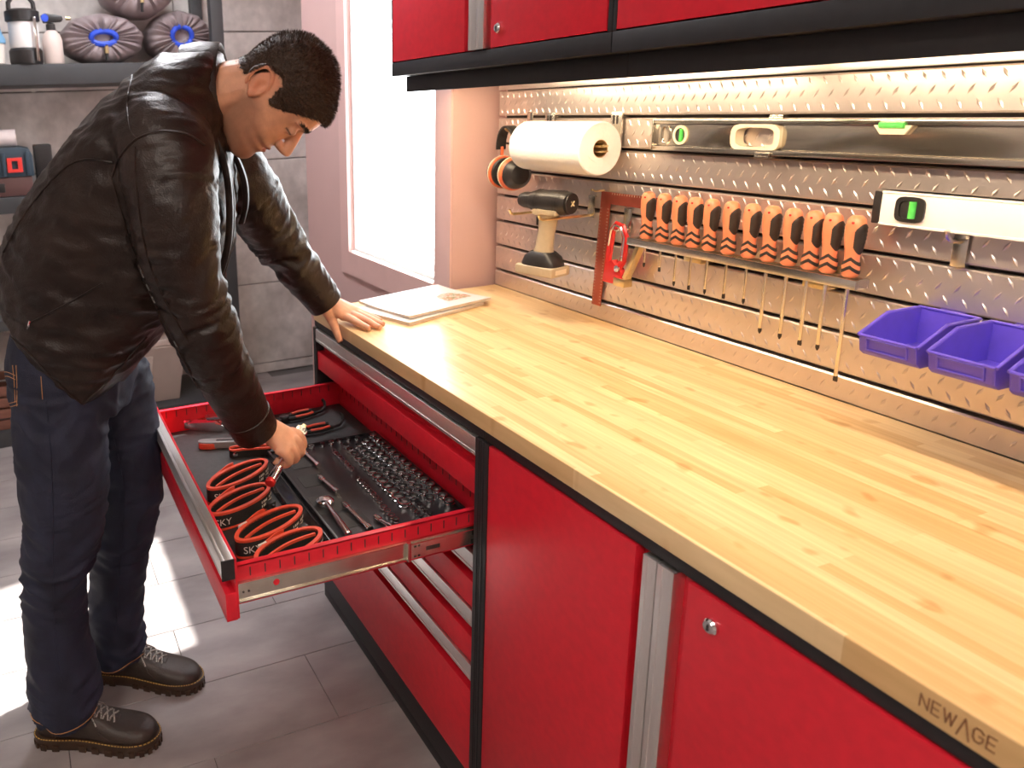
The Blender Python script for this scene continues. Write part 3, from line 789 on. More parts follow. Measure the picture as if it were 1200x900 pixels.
for (sx, sy, a, lb) in ((.405, .50, .4, 'loose bright bolt in the bin nearest the screwdrivers'), (.412, .515, 1.9, 'loose bright bolt in the bin nearest the screwdrivers'),
                        (.50, .505, .3, 'loose bright screw in the middle blue bin'), (.515, .495, 1.2, 'loose bright screw in the middle blue bin'), (.507, .518, 2.4, 'loose bright screw in the middle blue bin'), (.493, .492, .9, 'loose bright screw in the middle blue bin')):
    t = thing('screw' if sx > .45 else 'bolt', lb, 'screw' if sx > .45 else 'bolt', (sx, sy, 1.0925), a, group='loose fixings in the blue bins')
    MB().tube([(-.012, 0, 0), (.014, 0, 0), (.018, 0, 0)], [.0026, .0026, .0006], 8).build('shank', SCREWM, t, local=True)
    MB().lathe([(.0052, 0), (.0052, .004)], (-.0125, 0, .0015), (-1, 0, 0), 6).build('head', SCREWM, t, local=True)

# ---- brochures on the worktop
PAGE = mat('coated_white_paper', (.70, .69, .68), .35, var=.02)
EDGE = mat('page_edges', (.62, .52, .42), .8, var=.15, scale=600, stretch=(.02, .02, 1))
def brochure(loc, rz, th, label, w=.21, l=.295, lift=0.):
    t = thing('brochure', label, 'brochure', loc, rz, group='brochures on the worktop')
    m = MB(); R = []
    n = 16
    for i in range(n + 1):
        u_ = -w / 2 + w * i / n
        b = lift * max(0, (abs(i / n - .5) * 2) ** 2)
        R.append([(u_, -l / 2, .0002 + b * .6), (u_, l / 2, .0002 + b * .6), (u_, l / 2, th + b), (u_, -l / 2, th + b)])
    m.rings(R); m.build('pages', EDGE, t, local=True)
    c = MB(); R = []
    for i in range(n + 1):
        u_ = -w / 2 - .0005 + (w + .001) * i / n
        b = lift * max(0, (abs(i / n - .5) * 2) ** 2)
        R.append([(u_, -l / 2 - .0005, th + b + .0001), (u_, l / 2 + .0005, th + b + .0001), (u_, l / 2 + .0005, th + b + .0006), (u_, -l / 2 - .0005, th + b + .0006)])
    c.rings(R); c.build('cover', PAGE, t, local=True)
    return t
bz = .9455
brochure((-.695, .262, bz), math.radians(18), .008, 'closed brochure lying under the printed one on the worktop', .21, .30)
t = brochure((-.712, .288, bz + .0088), math.radians(13), .006, 'white brochure with a colourful food picture on its cover', .215, .30, lift=.004)
PIC = mat('printed_picture', (.36, .03, .02), .4, scale=48, col2=(.55, .40, .22), detail=6)
nt = PIC.node_tree; rp = [n for n in nt.nodes if n.type == 'VALTORGB'][0]
for p_, c_ in ((.42, (.50, .22, .12, 1)), (.5, (.68, .62, .52, 1)), (.57, (.12, .20, .03, 1)), (.63, (.55, .22, .10, 1))):
    e = rp.color_ramp.elements.new(p_); e.color = c_
pm = MB(); pts = []
for j in range(26):
    a = 2 * math.pi * j / 26; r = 1 + .22 * noise.noise(V((math.cos(a) * 2, math.sin(a) * 2, 3)))
    pts.append((.035 + .055 * r * math.cos(a), .085 + .045 * r * math.sin(a)))
pm.prism(pts, (0, 0, .0072), (1, 0, 0), (0, 1, 0), (0, 0, .0004)); pm.build('cover_picture', PIC, t, local=True, smooth=0)
# ================================================================ the man at the drawer
PM = V((-.607, -.642, 0)); PU = V((.42, .91, 0)).normalized(); PV = V((PU.y, -PU.x, 0))
def B(a, b, z): return PM + PU * a + PV * b + V((0, 0, z))
def PP(px, py, b):
    """the pixel's point on the plane a sideways offset b from his middle"""
    d = ray(px, py); P0 = PM + PV * b
    return CAM + d * ((P0 - CAM).dot(PV) / d.dot(PV))
def ell(c, e1, e2, r1, r2, n=24, p=1.):
    c, e1, e2 = V(c), V(e1), V(e2)
    return [c + e1 * (r1 * math.copysign(abs(math.cos(a)) ** p, math.cos(a))) + e2 * (r2 * math.copysign(abs(math.sin(a)) ** p, math.sin(a))) for a in [2 * math.pi * j / n for j in range(n)]]
def spline(pts, n=6):
    """catmull-rom through tuples (any length)"""
    P = [np.array(p, float) for p in pts]; P = [2 * P[0] - P[1]] + P + [2 * P[-1] - P[-2]]
    out = []
    for i in range(1, len(P) - 2):
        for k in range(n):
            t = k / n
            out.append(.5 * ((2 * P[i]) + (-P[i - 1] + P[i + 1]) * t + (2 * P[i - 1] - 5 * P[i] + 4 * P[i + 1] - P[i + 2]) * t * t + (-P[i - 1] + 3 * P[i] - 3 * P[i + 1] + P[i + 2]) * t ** 3))
    out.append(P[-2]); return out
def limb(m, pts, n=18, k=6, flat=1., up=None):
    """pts: (vector, radius)"""
    s_ = spline([(*p, r) for p, r in pts], k)
    m.tube([V(q[:3]) for q in s_], [float(q[3]) for q in s_], n, flat=flat, up=up)
def remesh(m, voxel, name, smooth=2, fac=.5):
    me = bpy.data.meshes.new(name); me.from_pydata([tuple(v) for v in m.v], [], m.f)
    bm = bmesh.new(); bm.from_mesh(me); bmesh.ops.recalc_face_normals(bm, faces=bm.faces); bm.to_mesh(me); bm.free()
    ob = bpy.data.objects.new('tmp', me); COL.objects.link(ob)
    md = ob.modifiers.new('r', 'REMESH'); md.mode = 'VOXEL'; md.voxel_size = voxel; md.adaptivity = 0
    if smooth:
        sm = ob.modifiers.new('s', 'SMOOTH'); sm.iterations = smooth; sm.factor = fac
    dg = bpy.context.evaluated_depsgraph_get(); dg.update()
    out = bpy.data.meshes.new_from_object(ob.evaluated_get(dg)); out.name = name
    bpy.data.objects.remove(ob); bpy.data.meshes.remove(me)
    return out
def get_co(me):
    co = np.empty(len(me.vertices) * 3, np.float32); me.vertices.foreach_get('co', co); return co.reshape(-1, 3)
def get_no(me):
    no = np.empty(len(me.vertices) * 3, np.float32); me.vertex_normals.foreach_get('vector', no); return no.reshape(-1, 3)
def set_co(me, co):
    me.vertices.foreach_set('co', co.astype(np.float32).ravel()); me.update()
def smoothshade(me, mt):
    me.materials.clear(); me.materials.append(mt)
    me.polygons.foreach_set('use_smooth', [True] * len(me.polygons))
def sstep(x, a, b):
    t = np.clip((x - a) / (b - a), 0, 1); return t * t * (3 - 2 * t)

# ---------------- head frame
HB = .02
HO = B(.44, HB, 1.53)
HUP = (PU * .93 + V((0, 0, .37))).normalized(); HF = (PU * .37 + V((0, 0, -.93))).normalized(); HS = PV.copy()      # up, face-forward, his right
def Hd(x, y, z): return HO + HF * x + HS * y + HUP * z
HK = .97
# joints
SH_R, SH_L = B(.255, .165, 1.435), B(.275, -.165, 1.415)
armR = [(PP(196, 185, .19), .09), (PP(204, 250, .222), .084), (PP(213, 312, .228), .074), (PP(230, 362, .22), .067), (PP(251, 415, .195), .060), (PP(276, 463, .16), .055), (PP(298, 502, .125), .048)]
armL = [(PP(282, 212, -.19), .08), (PP(303, 246, -.23), .074), (PP(322, 277, -.265), .064), (PP(351, 316, -.30), .055), (PP(380, 353, -.322), .046)]
WR_R = at(311, 501, 2, .835)
WR_L = at(380, 353, 2, 1.002)

body = MB()
# torso, legs (under the clothes)
tor = [(.0, .97, .09, .125), (.02, 1.06, .10, .14), (.07, 1.18, .105, .15), (.14, 1.31, .11, .165), (.21, 1.42, .10, .165), (.265, 1.50, .075, .12), (.315, 1.545, .058, .065)]
tor = spline(tor, 5)
body.rings([ell(B(t[0], 0, t[1]), PU, PV, t[2], t[3], 24) for t in tor])
for sgn, pts in ((1, [(-.03, .07, .98, .07), (-.045, .085, .85, .072), (-.055, .1, .70, .070), (-.075, .1, .54, .055), (-.11, .1, .42, .055), (-.118, .1, .28, .048), (-.13, .1, .13, .035), (-.13, .103, .07, .036)]),
                 (-1, [(-.02, -.07, .98, .07), (.01, -.09, .82, .072), (.03, -.1, .62, .064), (.0, -.1, .48, .053), (-.02, -.1, .40, .053), (-.04, -.1, .26, .047), (-.06, -.1, .13, .035), (-.06, -.1, .07, .036)])):
    limb(body, [(B(a, b, z), r) for a, b, z, r in pts], 16, 4)
for sgn, (fa, fb) in ((1, (-.196, .105)), (-1, (-.126, -.107))):
    limb(body, [(B(fa + .05, fb, .055), .028), (B(fa + .13, fb, .050), .024), (B(fa + .20, fb, .045), .020)], 14, 3)
# arms
def thin(arm, k): return [(p, r * k) for p, r in arm]
limb(body, [(SH_R, .07)] + thin(armR, .62)[1:-1] + [(WR_R - (WR_R - armR[-2][0]).normalized() * .02, .030), (WR_R, .0275)], 16, 4)
limb(body, [(SH_L, .07)] + thin(armL, .62)[1:-1] + [(WR_L - (WR_L - armL[-2][0]).normalized() * .02, .030), (WR_L, .0275)], 16, 4)
# neck
limb(body, [(B(.29, .0, 1.50), .075), (B(.335, .005, 1.52), .066), (Hd(-.035, 0, -.075), .062), (Hd(-.02, 0, -.02), .064)], 20, 5)
# skull and face: cross-sections chin to crown (z, front, back, half width)
HT = [(-.121, .080, .030, .018), (-.112, .096, .004, .034), (-.098, .1045, -.018, .046), (-.084, .1045, -.03, .0545), (-.072, .1005, -.038, .059), (-.060, .1045, -.046, .062), (-.051, .1015, -.054, .0645), (-.042, .105, -.06, .0665),
      (-.030, .1015, -.068, .069), (-.012, .099, -.08, .0725), (.006, .0985, -.088, .0745), (.022, .0985, -.092, .0755), (.034, .1035, -.092, .0765), (.046, .1075, -.093, .0775), (.062, .1075, -.092, .078), (.082, .102, -.087, .0765), (.102, .088, -.076, .070),
      (.120, .066, -.064, .058), (.135, .040, -.040, .042), (.145, .016, -.016, .022)]
HT = spline(HT, 3)
R = []
for z, xf, xb, hw in HT:
    xc = xb + (xf - xb) * .42; ring = []
    for j in range(36):
        a = 2 * math.pi * j / 36; c, s_ = math.cos(a), math.sin(a)
        ex = .88 if z > -.02 else .95
        x = xc + ((xf - xc) if c > 0 else (xc - xb)) * math.copysign(abs(c) ** ex, c)
        y = hw * math.copysign(abs(s_) ** .92, s_)
        ring.append(Hd(x * HK, y * HK, z * HK))
    R.append(ring)
body.rings(R)
def hp_(x, y, z): return Hd(x * HK, y * HK, z * HK)
# nose
nz = spline([(.095, .036, .0075, .010), (.103, .022, .0085, .013), (.111, .008, .0105, .015), (.1195, -.006, .0122, .0155), (.1215, -.0155, .0132, .0138), (.115, -.0235, .0120, .0095), (.102, -.029, .010, .006)], 4)
body.rings([ell(hp_(x, 0, z), HS, HF, w_, d_, 16) for x, z, w_, d_ in nz])
for s_ in (1, -1): body.ball(hp_(.108, .0125 * s_, -.0175), .0085, n=12)
# lips, brow, eyelids, cheek
for (x, z, w_, h_) in ((.1035, -.0425, .021, .0045), (.1025, -.0545, .0185, .0052)):
    pts = [hp_(x - .22 * abs(k / 6) ** 2 * .055, w_ * k / 6, z - .0 + .0015 * abs(k / 6)) for k in range(-6, 7)]
    body.tube(pts, [h_ * (1.05 - .85 * abs(k / 6) ** 2) for k in range(-6, 7)], 10)
for s_ in (1, -1):
    body.tube([hp_(.100, .010 * s_, .045), hp_(.1005, .026 * s_, .049), hp_(.093, .045 * s_, .047), hp_(.080, .058 * s_, .040)], [.006, .0075, .007, .005], 10)
    body.ball(hp_(.0885, .031 * s_, .020), .0145, n=16)
    # ear
    ec_ = hp_(-.020, .0740 * s_, .001)
    EU_ = (HUP * .96 - HF * .28).normalized(); EF_ = (HF * .96 + HUP * .28).normalized(); EN_ = (HS * s_ * .9 - HF * .42).normalized()
    rim = []
    for k in range(15):
        a = math.radians(-70 + 300 * k / 14)
        rim.append(ec_ + EF_ * (-.002 + .0185 * math.cos(a)) + EU_ * (.003 + .0315 * math.sin(a)) + EN_ * (.0065 + .004 * (-math.cos(a))))
    body.tube(rim, [.0035] + [.0045] * 13 + [.0035], 8)
    body.ball(ec_ + EN_ * .001 - EF_ * .002, .0165, .0275, .0062, 16, Matrix((EF_, EU_, EN_)).transposed())
    body.ball(ec_ - EU_ * .024 + EN_ * .005 + EF_ * .004, .0075, .0095, .005, 12, Matrix((EF_, EU_, EN_)).transposed())
    body.ball(ec_ + EF_ * .013 + EN_ * .005 - EU_ * .003, .0045, .008, .0045, 10, Matrix((EF_, EU_, EN_)).transposed())
# ---- hands
def finger(pts, rad): limb(body, list(zip([V(p) for p in pts], rad)), 12, 4)
# left hand flat on the worktop, thumb over its edge
ZT = .9455
kL = [at(424, 371, 2, ZT + .021), at(415, 366, 2, ZT + .023), at(408, 362, 2, ZT + .022), at(403, 359, 2, ZT + .020)]       # index .. little knuckles
fL = (at(456, 378, 2, ZT + .008) - at(408, 362, 2, ZT + .02)); fL.z = 0; fL.normalize()
kc = WR_L + (V((kL[1].x, kL[1].y, ZT + .022)) - WR_L)
sL = V((fL.y, -fL.x, 0))
base = at(417, 369, 2, ZT + .022)
kL = [base + sL * o + fL * q + V((0, 0, dz)) for o, q, dz in ((.030, -.004, -.001), (.010, .003, .002), (-.011, -.001, 0), (-.030, -.012, -.003))]
R = []
for f, w_, h_ in ((0, .026, .024), (.25, .030, .023), (.55, .037, .020), (.85, .040, .0165), (1.0, .038, .0135)):
    c = WR_L.lerp((kL[1] + kL[2]) / 2 - fL * .002, f) - V((0, 0, .004 * f))
    R.append(ell(c, sL, fL.cross(sL), w_, h_, 18, .85))
body.rings(R)
for i, (k, ln) in enumerate(zip(kL, (.086, .094, .086, .068))):
    sp = sL * ((.010, .002, -.007, -.018)[i])
    d = (fL + sp * 6).normalized()
    z = ZT + .0078
    p1 = k + d * ln * .48; p1.z = max(z + .007, k.z - .006); p2 = k + d * ln * .78; p2.z = z + .0025; p3 = k + d * ln; p3.z = z
    finger([k - d * .02 - V((0, 0, .003)), k, p1, p2, p3], [.0105, .0105, .0092, .0084, .0068])
tb = WR_L + fL * .025 + sL * .022 - V((0, 0, .012))
th = [tb, at(389, 375, 1, -.020), at(394, 388, 1, -.020), at(399, 401, 1, -.016)]
finger(th, [.015, .0135, .0105, .0082])
# right hand closed on the ratchet
KI, KP = at(355, 504, 2, .812), at(334, 539, 2, .785)
sR = (KI - KP).normalized(); fR0 = ((KI + KP) / 2 - WR_R); fR = (fR0 - sR * fR0.dot(sR)).normalized(); nR = sR.cross(fR)
if nR.z < 0: nR = -nR
Kc = (KI + KP) / 2
spanR = .062
kR = [Kc + sR * spanR * (.5 - i / 3) - nR * (.0, -.002, 0, .004)[i] - fR * (.002, -.001, .001, .007)[i] for i in range(4)]
R = []
for f, w_, h_ in ((0, .026, .025), (.3, .031, .023), (.6, .036, .0205), (.88, .040, .0175), (1.0, .037, .0145)):
    c = WR_R.lerp(Kc - nR * .006, f)
    R.append(ell(c, sR, nR, w_, h_, 18, .85))
body.rings(R)
for i, k in enumerate(kR):
    l = (1., 1.06, 1., .85)[i]
    finger([k - fR * .02 - nR * .004, k, k + fR * .020 * l - nR * .020 * l, k + fR * .008 * l - nR * .042 * l, k - fR * .014 * l - nR * .043 * l], [.011, .0112, .0098, .0092, .0080])
finger([WR_R + fR * .03 + sR * .026 - nR * .012, WR_R + fR * .05 + sR * .042 - nR * .024, Kc + sR * .044 - fR * .004 - nR * .032, Kc + sR * .030 + fR * .010 - nR * .046], [.016, .0145, .0115, .0088])
RT_C = Kc - nR * .028 - fR * .002                    # centre of the grip
bm_ = remesh(body, .0024, 'person', 3, .5)
co = get_co(bm_); rel = co - np.array(HO)
hx_ = rel @ np.array(HF) / HK; hy_ = rel @ np.array(HS) / HK; hz_ = rel @ np.array(HUP) / HK
inhead = (np.abs(hy_) < .11) & (hz_ > -.14) & (hz_ < .17) & (np.abs(hx_) < .16)
# eye sockets, mouth line, temple
d_ = np.zeros(len(co))
for s_ in (1, -1):
    for (x, y, z, sg, am) in ((.10, .021, .030, .007, .0035), (.09, .031, .0315, .009, .003), (.088, .047, .018, .009, .003), (.098, .030, .007, .009, .0022)):
        r2 = (hx_ - x) ** 2 + (hy_ - y * s_) ** 2 + (hz_ - z) ** 2
        d_ += am * np.exp(-r2 / (2 * sg * sg))
r_ = np.exp(-((hz_ + .0485) / .0018) ** 2) * sstep(.023 - np.abs(hy_), 0, .006) * (hx_ > .08); d_ += .0022 * r_
# eyelid crease / lash line
for s_ in (1, -1):
    r_ = np.exp(-((hz_ - .0135 + 6 * (hy_ - .031 * s_) ** 2) / .0014) ** 2) * sstep(.0155 - np.abs(hy_ - .031 * s_), 0, .004) * (hx_ > .085); d_ += .0016 * r_
for s_ in (1, -1):
    for (x, y, z, sg, am) in ((-.016, .081, .003, .0065, .0055), (-.014, .081, -.006, .005, .003)):
        d_ += am * np.exp(-((hx_ - x) ** 2 + (hy_ - y * s_) ** 2 + (hz_ - z) ** 2) / (2 * sg * sg))
d_ *= inhead
no = get_no(bm_)
co = co - no * d_[:, None]
# wrinkles of the hands: tendons
set_co(bm_, co)
# skin tint: stubble, lips, cheeks, lashes
tint = np.ones((len(co), 4), np.float32)
def blend(mask, c):
    for k in range(3): tint[:, k] = tint[:, k] * (1 - mask) + tint[:, k] * c[k] * mask
st = sstep(-hz_, .022, .045) * sstep(hx_, -.03, .02) + sstep(-hz_, .005, .03) * sstep(-hx_, -.045, -.02) * sstep(hx_, -.02, .0) * .8
st = np.clip(st, 0, 1) * (1 - np.exp(-((hz_ + .02) / .012) ** 2) * (np.abs(hy_) < .02) * .5) * inhead * sstep(hz_, -.15, -.12)
blend(np.clip(st, 0, 1) * .75, (.46, .42, .42))
lip = np.exp(-((hz_ + .0485) / .0085) ** 4) * sstep(.022 - np.abs(hy_), 0, .006) * (hx_ > .093) * inhead
blend(lip * .9, (.95, .55, .50)); 
for s_ in (1, -1):
    lash = np.exp(-((hz_ - .0130 + 6 * (hy_ - .031 * s_) ** 2) / .0019) ** 2) * sstep(.017 - np.abs(hy_ - .031 * s_), 0, .004) * (hx_ > .08) * inhead
    blend(np.clip(lash, 0, 1) * .95, (.10, .07, .06))
ear_m = np.exp(-((hx_ + .02) / .025) ** 4) * (np.abs(hy_) > .07) * (hz_ > -.04) * (hz_ < .04) * inhead
blend(ear_m * .5, (1.0, .72, .66))
# scalp under the hair: the edge of the hair
nzx = np.array([noise.noise(V((float(a_), float(b_), float(c_))) * 130) for a_, b_, c_ in co[inhead]])
nz_ = np.zeros(len(co)); nz_[inhead] = nzx
def hairline(x, y, z):
    """> 0 inside the hair: height of the hairline as a curve around the head"""
    x = x + nz_ * .006; z = z + nz_ * .007
    ay = np.abs(y)
    # lower edge of the hair as a function of x: forehead, temple, sideburn, ear, nape
    edge = np.interp(x, [-.12, -.075, -.050, -.040, -.030, -.012, .004, .014, .024, .040, .055, .072, .090, .12],
                        [-.030, -.034, -.030, .000, .030, .040, .034, .004, -.006, .006, .030, .052, .074, .080])
    edge_mid = np.where(x > .04, np.maximum(edge, .074), edge)
    e = np.where(ay < .045, edge_mid, edge)
    soft = np.where(x < -.03, .022, np.where(x < .045, .018, .008))
    return sstep(z, e, e + soft)
hm_ = hairline(hx_, hy_, hz_) * inhead
hm_ *= 1 - ((np.abs(hy_) > .0775) & (hz_ < .034) & (hz_ > -.035) & (hx_ < .004) & (hx_ > -.046))
blend(np.clip(hm_, 0, 1) * .9, (.16, .12, .10))
ca = bm_.color_attributes.new('tint', 'FLOAT_COLOR', 'POINT'); ca.data.foreach_set('color', tint.ravel())
SKIN = mat('skin', (.68, .345, .21), .45, var=.10, scale=45, bump=.22, bscale=420, vc='tint', spec=.4)
SKIN.node_tree.nodes['Principled BSDF'].inputs['Subsurface Weight'].default_value = .12
SKIN.node_tree.nodes['Principled BSDF'].inputs['Subsurface Radius'].default_value = (.012, .005, .003)
SKIN.node_tree.nodes['Principled BSDF'].inputs['Subsurface Scale'].default_value = .6
smoothshade(bm_, SKIN)
man = link(bm_, 'person')
tag(man, 'person in brown leather jacket, dark jeans and work shoes leaning over the open drawer', 'person')

# ---------------- hair: a cap grown from the scalp plus short strands
HAIR = mat('dark_brown_hair', (.028, .014, .008), .42, scale=220, col2=(.075, .038, .020), bump=.6, bscale=500, spec=.35)
fv = np.array([len(p.vertices) for p in bm_.polygons])
quads = [tuple(p.vertices) for p in bm_.polygons]
hm2 = np.clip(hm_, 0, 1)
fm = [f for f in quads if min(hm2[i] for i in f) > .05] if False else None
idx = np.where(hm2 > .30)[0]; inset = set(idx.tolist())
sel = [f for f in quads if all(i in inset for i in f)]
used = sorted({i for f in sel for i in f}); mp_ = {i: k for k, i in enumerate(used)}
co = get_co(bm_); no = get_no(bm_)
hv = []
for i in used:
    p = V(co[i]); n_ = V(no[i]); h_ = float(hm2[i])
    lenf = .0025 + .0055 * min(1, max(0, (hz_[i] - .02) / .07))
    q = p * 1.0
    g = noise.noise(q * 260) * .0011 + noise.noise(q * 90) * .0012
    h_ = max(0, (h_ - .3) / .7); hv.append(p + n_ * (h_ * lenf + g * h_ + .0002))
hb = MB(); hb.add(hv, [tuple(mp_[i] for i in f) for f in sel])
hair = hb.build('hair', HAIR, man, smooth=180)
rng = np.random.default_rng(3)
stv, stf = [], []
pick = rng.choice(np.where(hm2 > .03)[0], size=14000)
for i in pick:
    h_ = float(hm2[i])
    if rng.random() > h_ * 1.1 + .05: continue
    p = V(hv[mp_[i]]) if i in mp_ else V(co[i]); n_ = V(no[i])
    lenf = (.0035 + .0075 * min(1, max(0, (hz_[i] - .01) / .08)))
    fl_ = (HF * .55 + HUP * (.35 if hz_[i] < .1 else -.1) + V(rng.normal(0, .35, 3)))
    fl_ = (fl_ - n_ * fl_.dot(n_)); d = (n_ * .75 + fl_ * .6).normalized()
    s_ = d.cross(n_ if abs(d.dot(n_)) < .95 else HS).normalized() * .00045
    L_ = lenf * rng.uniform(.6, 1.1); o = len(stv)
    stv += [p - n_ * .001 - s_, p - n_ * .001 + s_, p + d * L_ * .6 + s_ * .7 + n_ * L_ * .08, p + d * L_ * .6 - s_ * .7 + n_ * L_ * .08, p + d * L_ + fl_ * L_ * .15]
    stf += [(o, o + 1, o + 2, o + 3), (o + 3, o + 2, o + 4)]
sb = MB(); sb.add(stv, stf); sb.build('hair_strands', HAIR, hair, smooth=0, kind='stuff')
# eyebrows
hsel = np.where(inhead)[0]
bvb = BVHTree.FromPolygons([tuple(v) for v in get_co(bm_)], [f for f in quads if inhead[f[0]]])
for s_ in (1, -1):
    eb = MB()
    for k in range(260):
        f = rng.random(); y = .010 + .046 * f
        z = .0425 + .006 * math.sin(f * 2.6) + rng.normal(0, .0019) * (1 - .5 * f)
        h = bvb.ray_cast(hp_(.2, y * s_, z), -HF)
        if h[0] is None: continue
        c = h[0]; n_ = h[1]
        d = (HS * s_ * .9 + HUP * rng.normal(.2, .25)); d = (d - n_ * d.dot(n_)).normalized()
        eb.tube([c - n_ * .0008, c + d * .004 + n_ * .0016, c + d * .0085 + n_ * .0012], [.0007, .0006, .0002], 4)
    eb.build('eyebrow', HAIR, man, smooth=0)

# ---------------- leather jacket
LEA = mat('brown_leather', (.010, .0045, .0032), .36, scale=9, col2=(.024, .013, .009), bump=.42, bscale=330, spec=.42)
nt = LEA.node_tree
n_a = nt.nodes.new('ShaderNodeTexNoise'); n_a.inputs['Scale'].default_value = 42; n_a.inputs['Detail'].default_value = 4; n_a.inputs['Distortion'].default_value = 1.2
mpn = [n for n in nt.nodes if n.type == 'MAPPING'][0]; nt.links.new(mpn.outputs[0], n_a.inputs['Vector'])
b_a = nt.nodes.new('ShaderNodeBump'); b_a.inputs['Strength'].default_value = .2; b_a.inputs['Distance'].default_value = .008
nt.links.new(n_a.outputs['Fac'], b_a.inputs['Height'])
b_o = [n for n in nt.nodes if n.type == 'BUMP' and n is not b_a][0]; nt.links.new(b_a.outputs[0], b_o.inputs['Normal'])
jk = MB()
js = [(.022, .856, .012, .12), (.020, .91, .060, .16), (.017, .985, .124, .185), (.022, 1.05, .172, .192), (.055, 1.12, .225, .198), (.088, 1.20, .252, .205), (.122, 1.30, .232, .212), (.165, 1.40, .188, .218), (.205, 1.48, .148, .212), (.238, 1.54, .112, .18), (.266, 1.585, .085, .135), (.285, 1.612, .062, .09)]
js = spline(js, 4)
jk.rings([ell(B(t[0], 0, t[1]), PU, PV, t[2], t[3], 30, .9) for t in js])
limb(jk, [(B(.225, .10, 1.46), .085), (B(.24, .15, 1.45), .092)] + armR, 24, 6)
limb(jk, [(B(.25, -.10, 1.45), .08), (B(.265, -.15, 1.435), .085)] + armL, 24, 6)
jme = remesh(jk, .0062, 'jacket', 5, .5)
co = get_co(jme); no = get_no(jme)
def seg_param(co, chain):
    """nearest point on a polyline: (arc length, distance)"""
    best = np.full(len(co), 9.); arc_ = np.zeros(len(co)); L = 0
    for (p, q) in zip(chain[:-1], chain[1:]):
        p, q = np.array(p), np.array(q); d = q - p; l = np.linalg.norm(d); t = np.clip((co - p) @ d / l ** 2, 0, 1)
        dd = np.linalg.norm(co - p - t[:, None] * d, axis=1); m_ = dd < best
        best[m_] = dd[m_]; arc_[m_] = (L + t * l)[m_]; L += l
    return arc_, best, L
def fbm(q, o=2): return noise.fractal(V(q), 1.0, 2.0, o)
disp = np.zeros(len(co))
sR_, dR_, LR = seg_param(co, [p for p, r in armR]); sL_, dL_, LL = seg_param(co, [p for p, r in armL])
za = (co - np.array(PM)) @ np.array(PU)
for i in range(len(co)):
    p = co[i]
    onR = dR_[i] < .105 and sR_[i] > .06; onL = dL_[i] < .09 and sL_[i] > .04 and (co[i] - np.array(PM)) @ np.array(PV) < -.14
    if onR or onL:
        s_, L = (sR_[i], LR) if onR else (sL_[i], LL)
        f = s_ / L
        w_ = .35 + .9 * math.exp(-((f - .55) / .2) ** 2) + .7 * max(0, f - .75)
        nx = noise.noise(V((p[0] * 9, p[1] * 9, s_ * 34 + 2.2 * noise.noise(V(p) * 9))))
        rg = 1 - abs(nx) * 2.2
        disp[i] = .0075 * w_ * rg + .0026 * noise.noise(V((p[0] * 40, p[1] * 40, s_ * 70)))
    else:
        q = (p[0] * 7 + p[2] * 5, p[1] * 7, p[2] * 17 + p[0] * 6)
        nx = noise.noise(V(q) * 1.25); disp[i] = .0022 * (1 - 2.4 * abs(noise.noise(V((p[0] * 16 + p[2] * 14, p[1] * 16, p[2] * 42 - p[0] * 20))))) + .0085 * (1 - abs(nx) * 2.2) * (.55 + .4 * (1 - min(1, max(0, (p[2] - 1.0) / .5)))) + .0025 * noise.noise(V(p) * 22)
disp *= .25 + .75 * sstep(co[:, 2], .90, 1.02)
co = co + no * disp[:, None]
set_co(jme, co); smoothshade(jme, LEA)
jacket = link(jme, 'jacket', man)
# seams: raised piping that follows the surface, found by pulling guide points onto the jacket
bvh = BVHTree.FromPolygons([tuple(v) for v in co], [tuple(p.vertices) for p in jme.polygons])
def on_jacket(px, py):
    d = ray(px, py).normalized(); h = bvh.ray_cast(CAM, d); return h[0], h[1]
def seam(pix, r, name, m, n=7, off=.0006, parent=None, flat=1.):
    P = spline(pix, n); pts = []
    for q in P:
        h, nn = on_jacket(q[0], q[1])
        if h is not None: pts.append(h + nn * off)
    if len(pts) > 2: return MB().tube(pts, r, 6, flat=flat).build(name, m, parent or jacket)
THREAD = mat('dark_thread', (.04, .022, .015), .5, var=.1)
seam([(131, 208), (140, 185), (160, 163), (190, 154), (220, 158), (240, 170)], .0023, 'seam', LEA)
seam([(131, 208), (140, 240), (155, 290), (175, 340), (200, 392), (228, 446), (262, 512)], .0024, 'seam', LEA)
seam([(158, 172), (160, 220), (170, 290), (190, 345), (220, 400)], .0018, 'seam', LEA)
seam([(155, 88), (149, 118), (152, 150), (160, 163)], .0018, 'seam', LEA)
seam([(132, 190), (100, 187), (76, 197), (45, 230), (22, 262), (4, 296)], .0022, 'seam', LEA)
seam([(36, 378), (60, 366), (95, 347), (120, 332)], .0022, 'pocket_welt', LEA)
seam([(2, 384), (30, 410), (60, 442), (97, 474)], .0024, 'hem', LEA)
seam([(97, 474), (125, 448), (150, 420), (172, 394)], .0024, 'hem', LEA)
zp = seam([(36, 376), (34, 384)], .0022, 'zip_pull', CHROME, off=.003, n=4)
# cuffs
for arm, W_ in ((armR, WR_R), (armL, WR_L)):
    p1, r1 = arm[-1]; p0, r0 = arm[-2]; ax_ = (p1 - p0).normalized(); a_ = ax_.orthogonal().normalized(); b_ = ax_.cross(a_)
    R = []
    for (o, r) in ((-.045, r1 * 1.06), (-.043, r1 * 1.10), (.006, r1 * 1.04), (.010, r1 * 1.0), (.009, r1 * .92), (-.006, r1 * .86)):
        c = p1 + ax_ * o
        R.append([c + a_ * r * math.cos(2 * math.pi * j / 28) + b_ * r * math.sin(2 * math.pi * j / 28) for j in range(28)])
    MB().rings(R, cap=False).build('cuff', LEA, jacket)
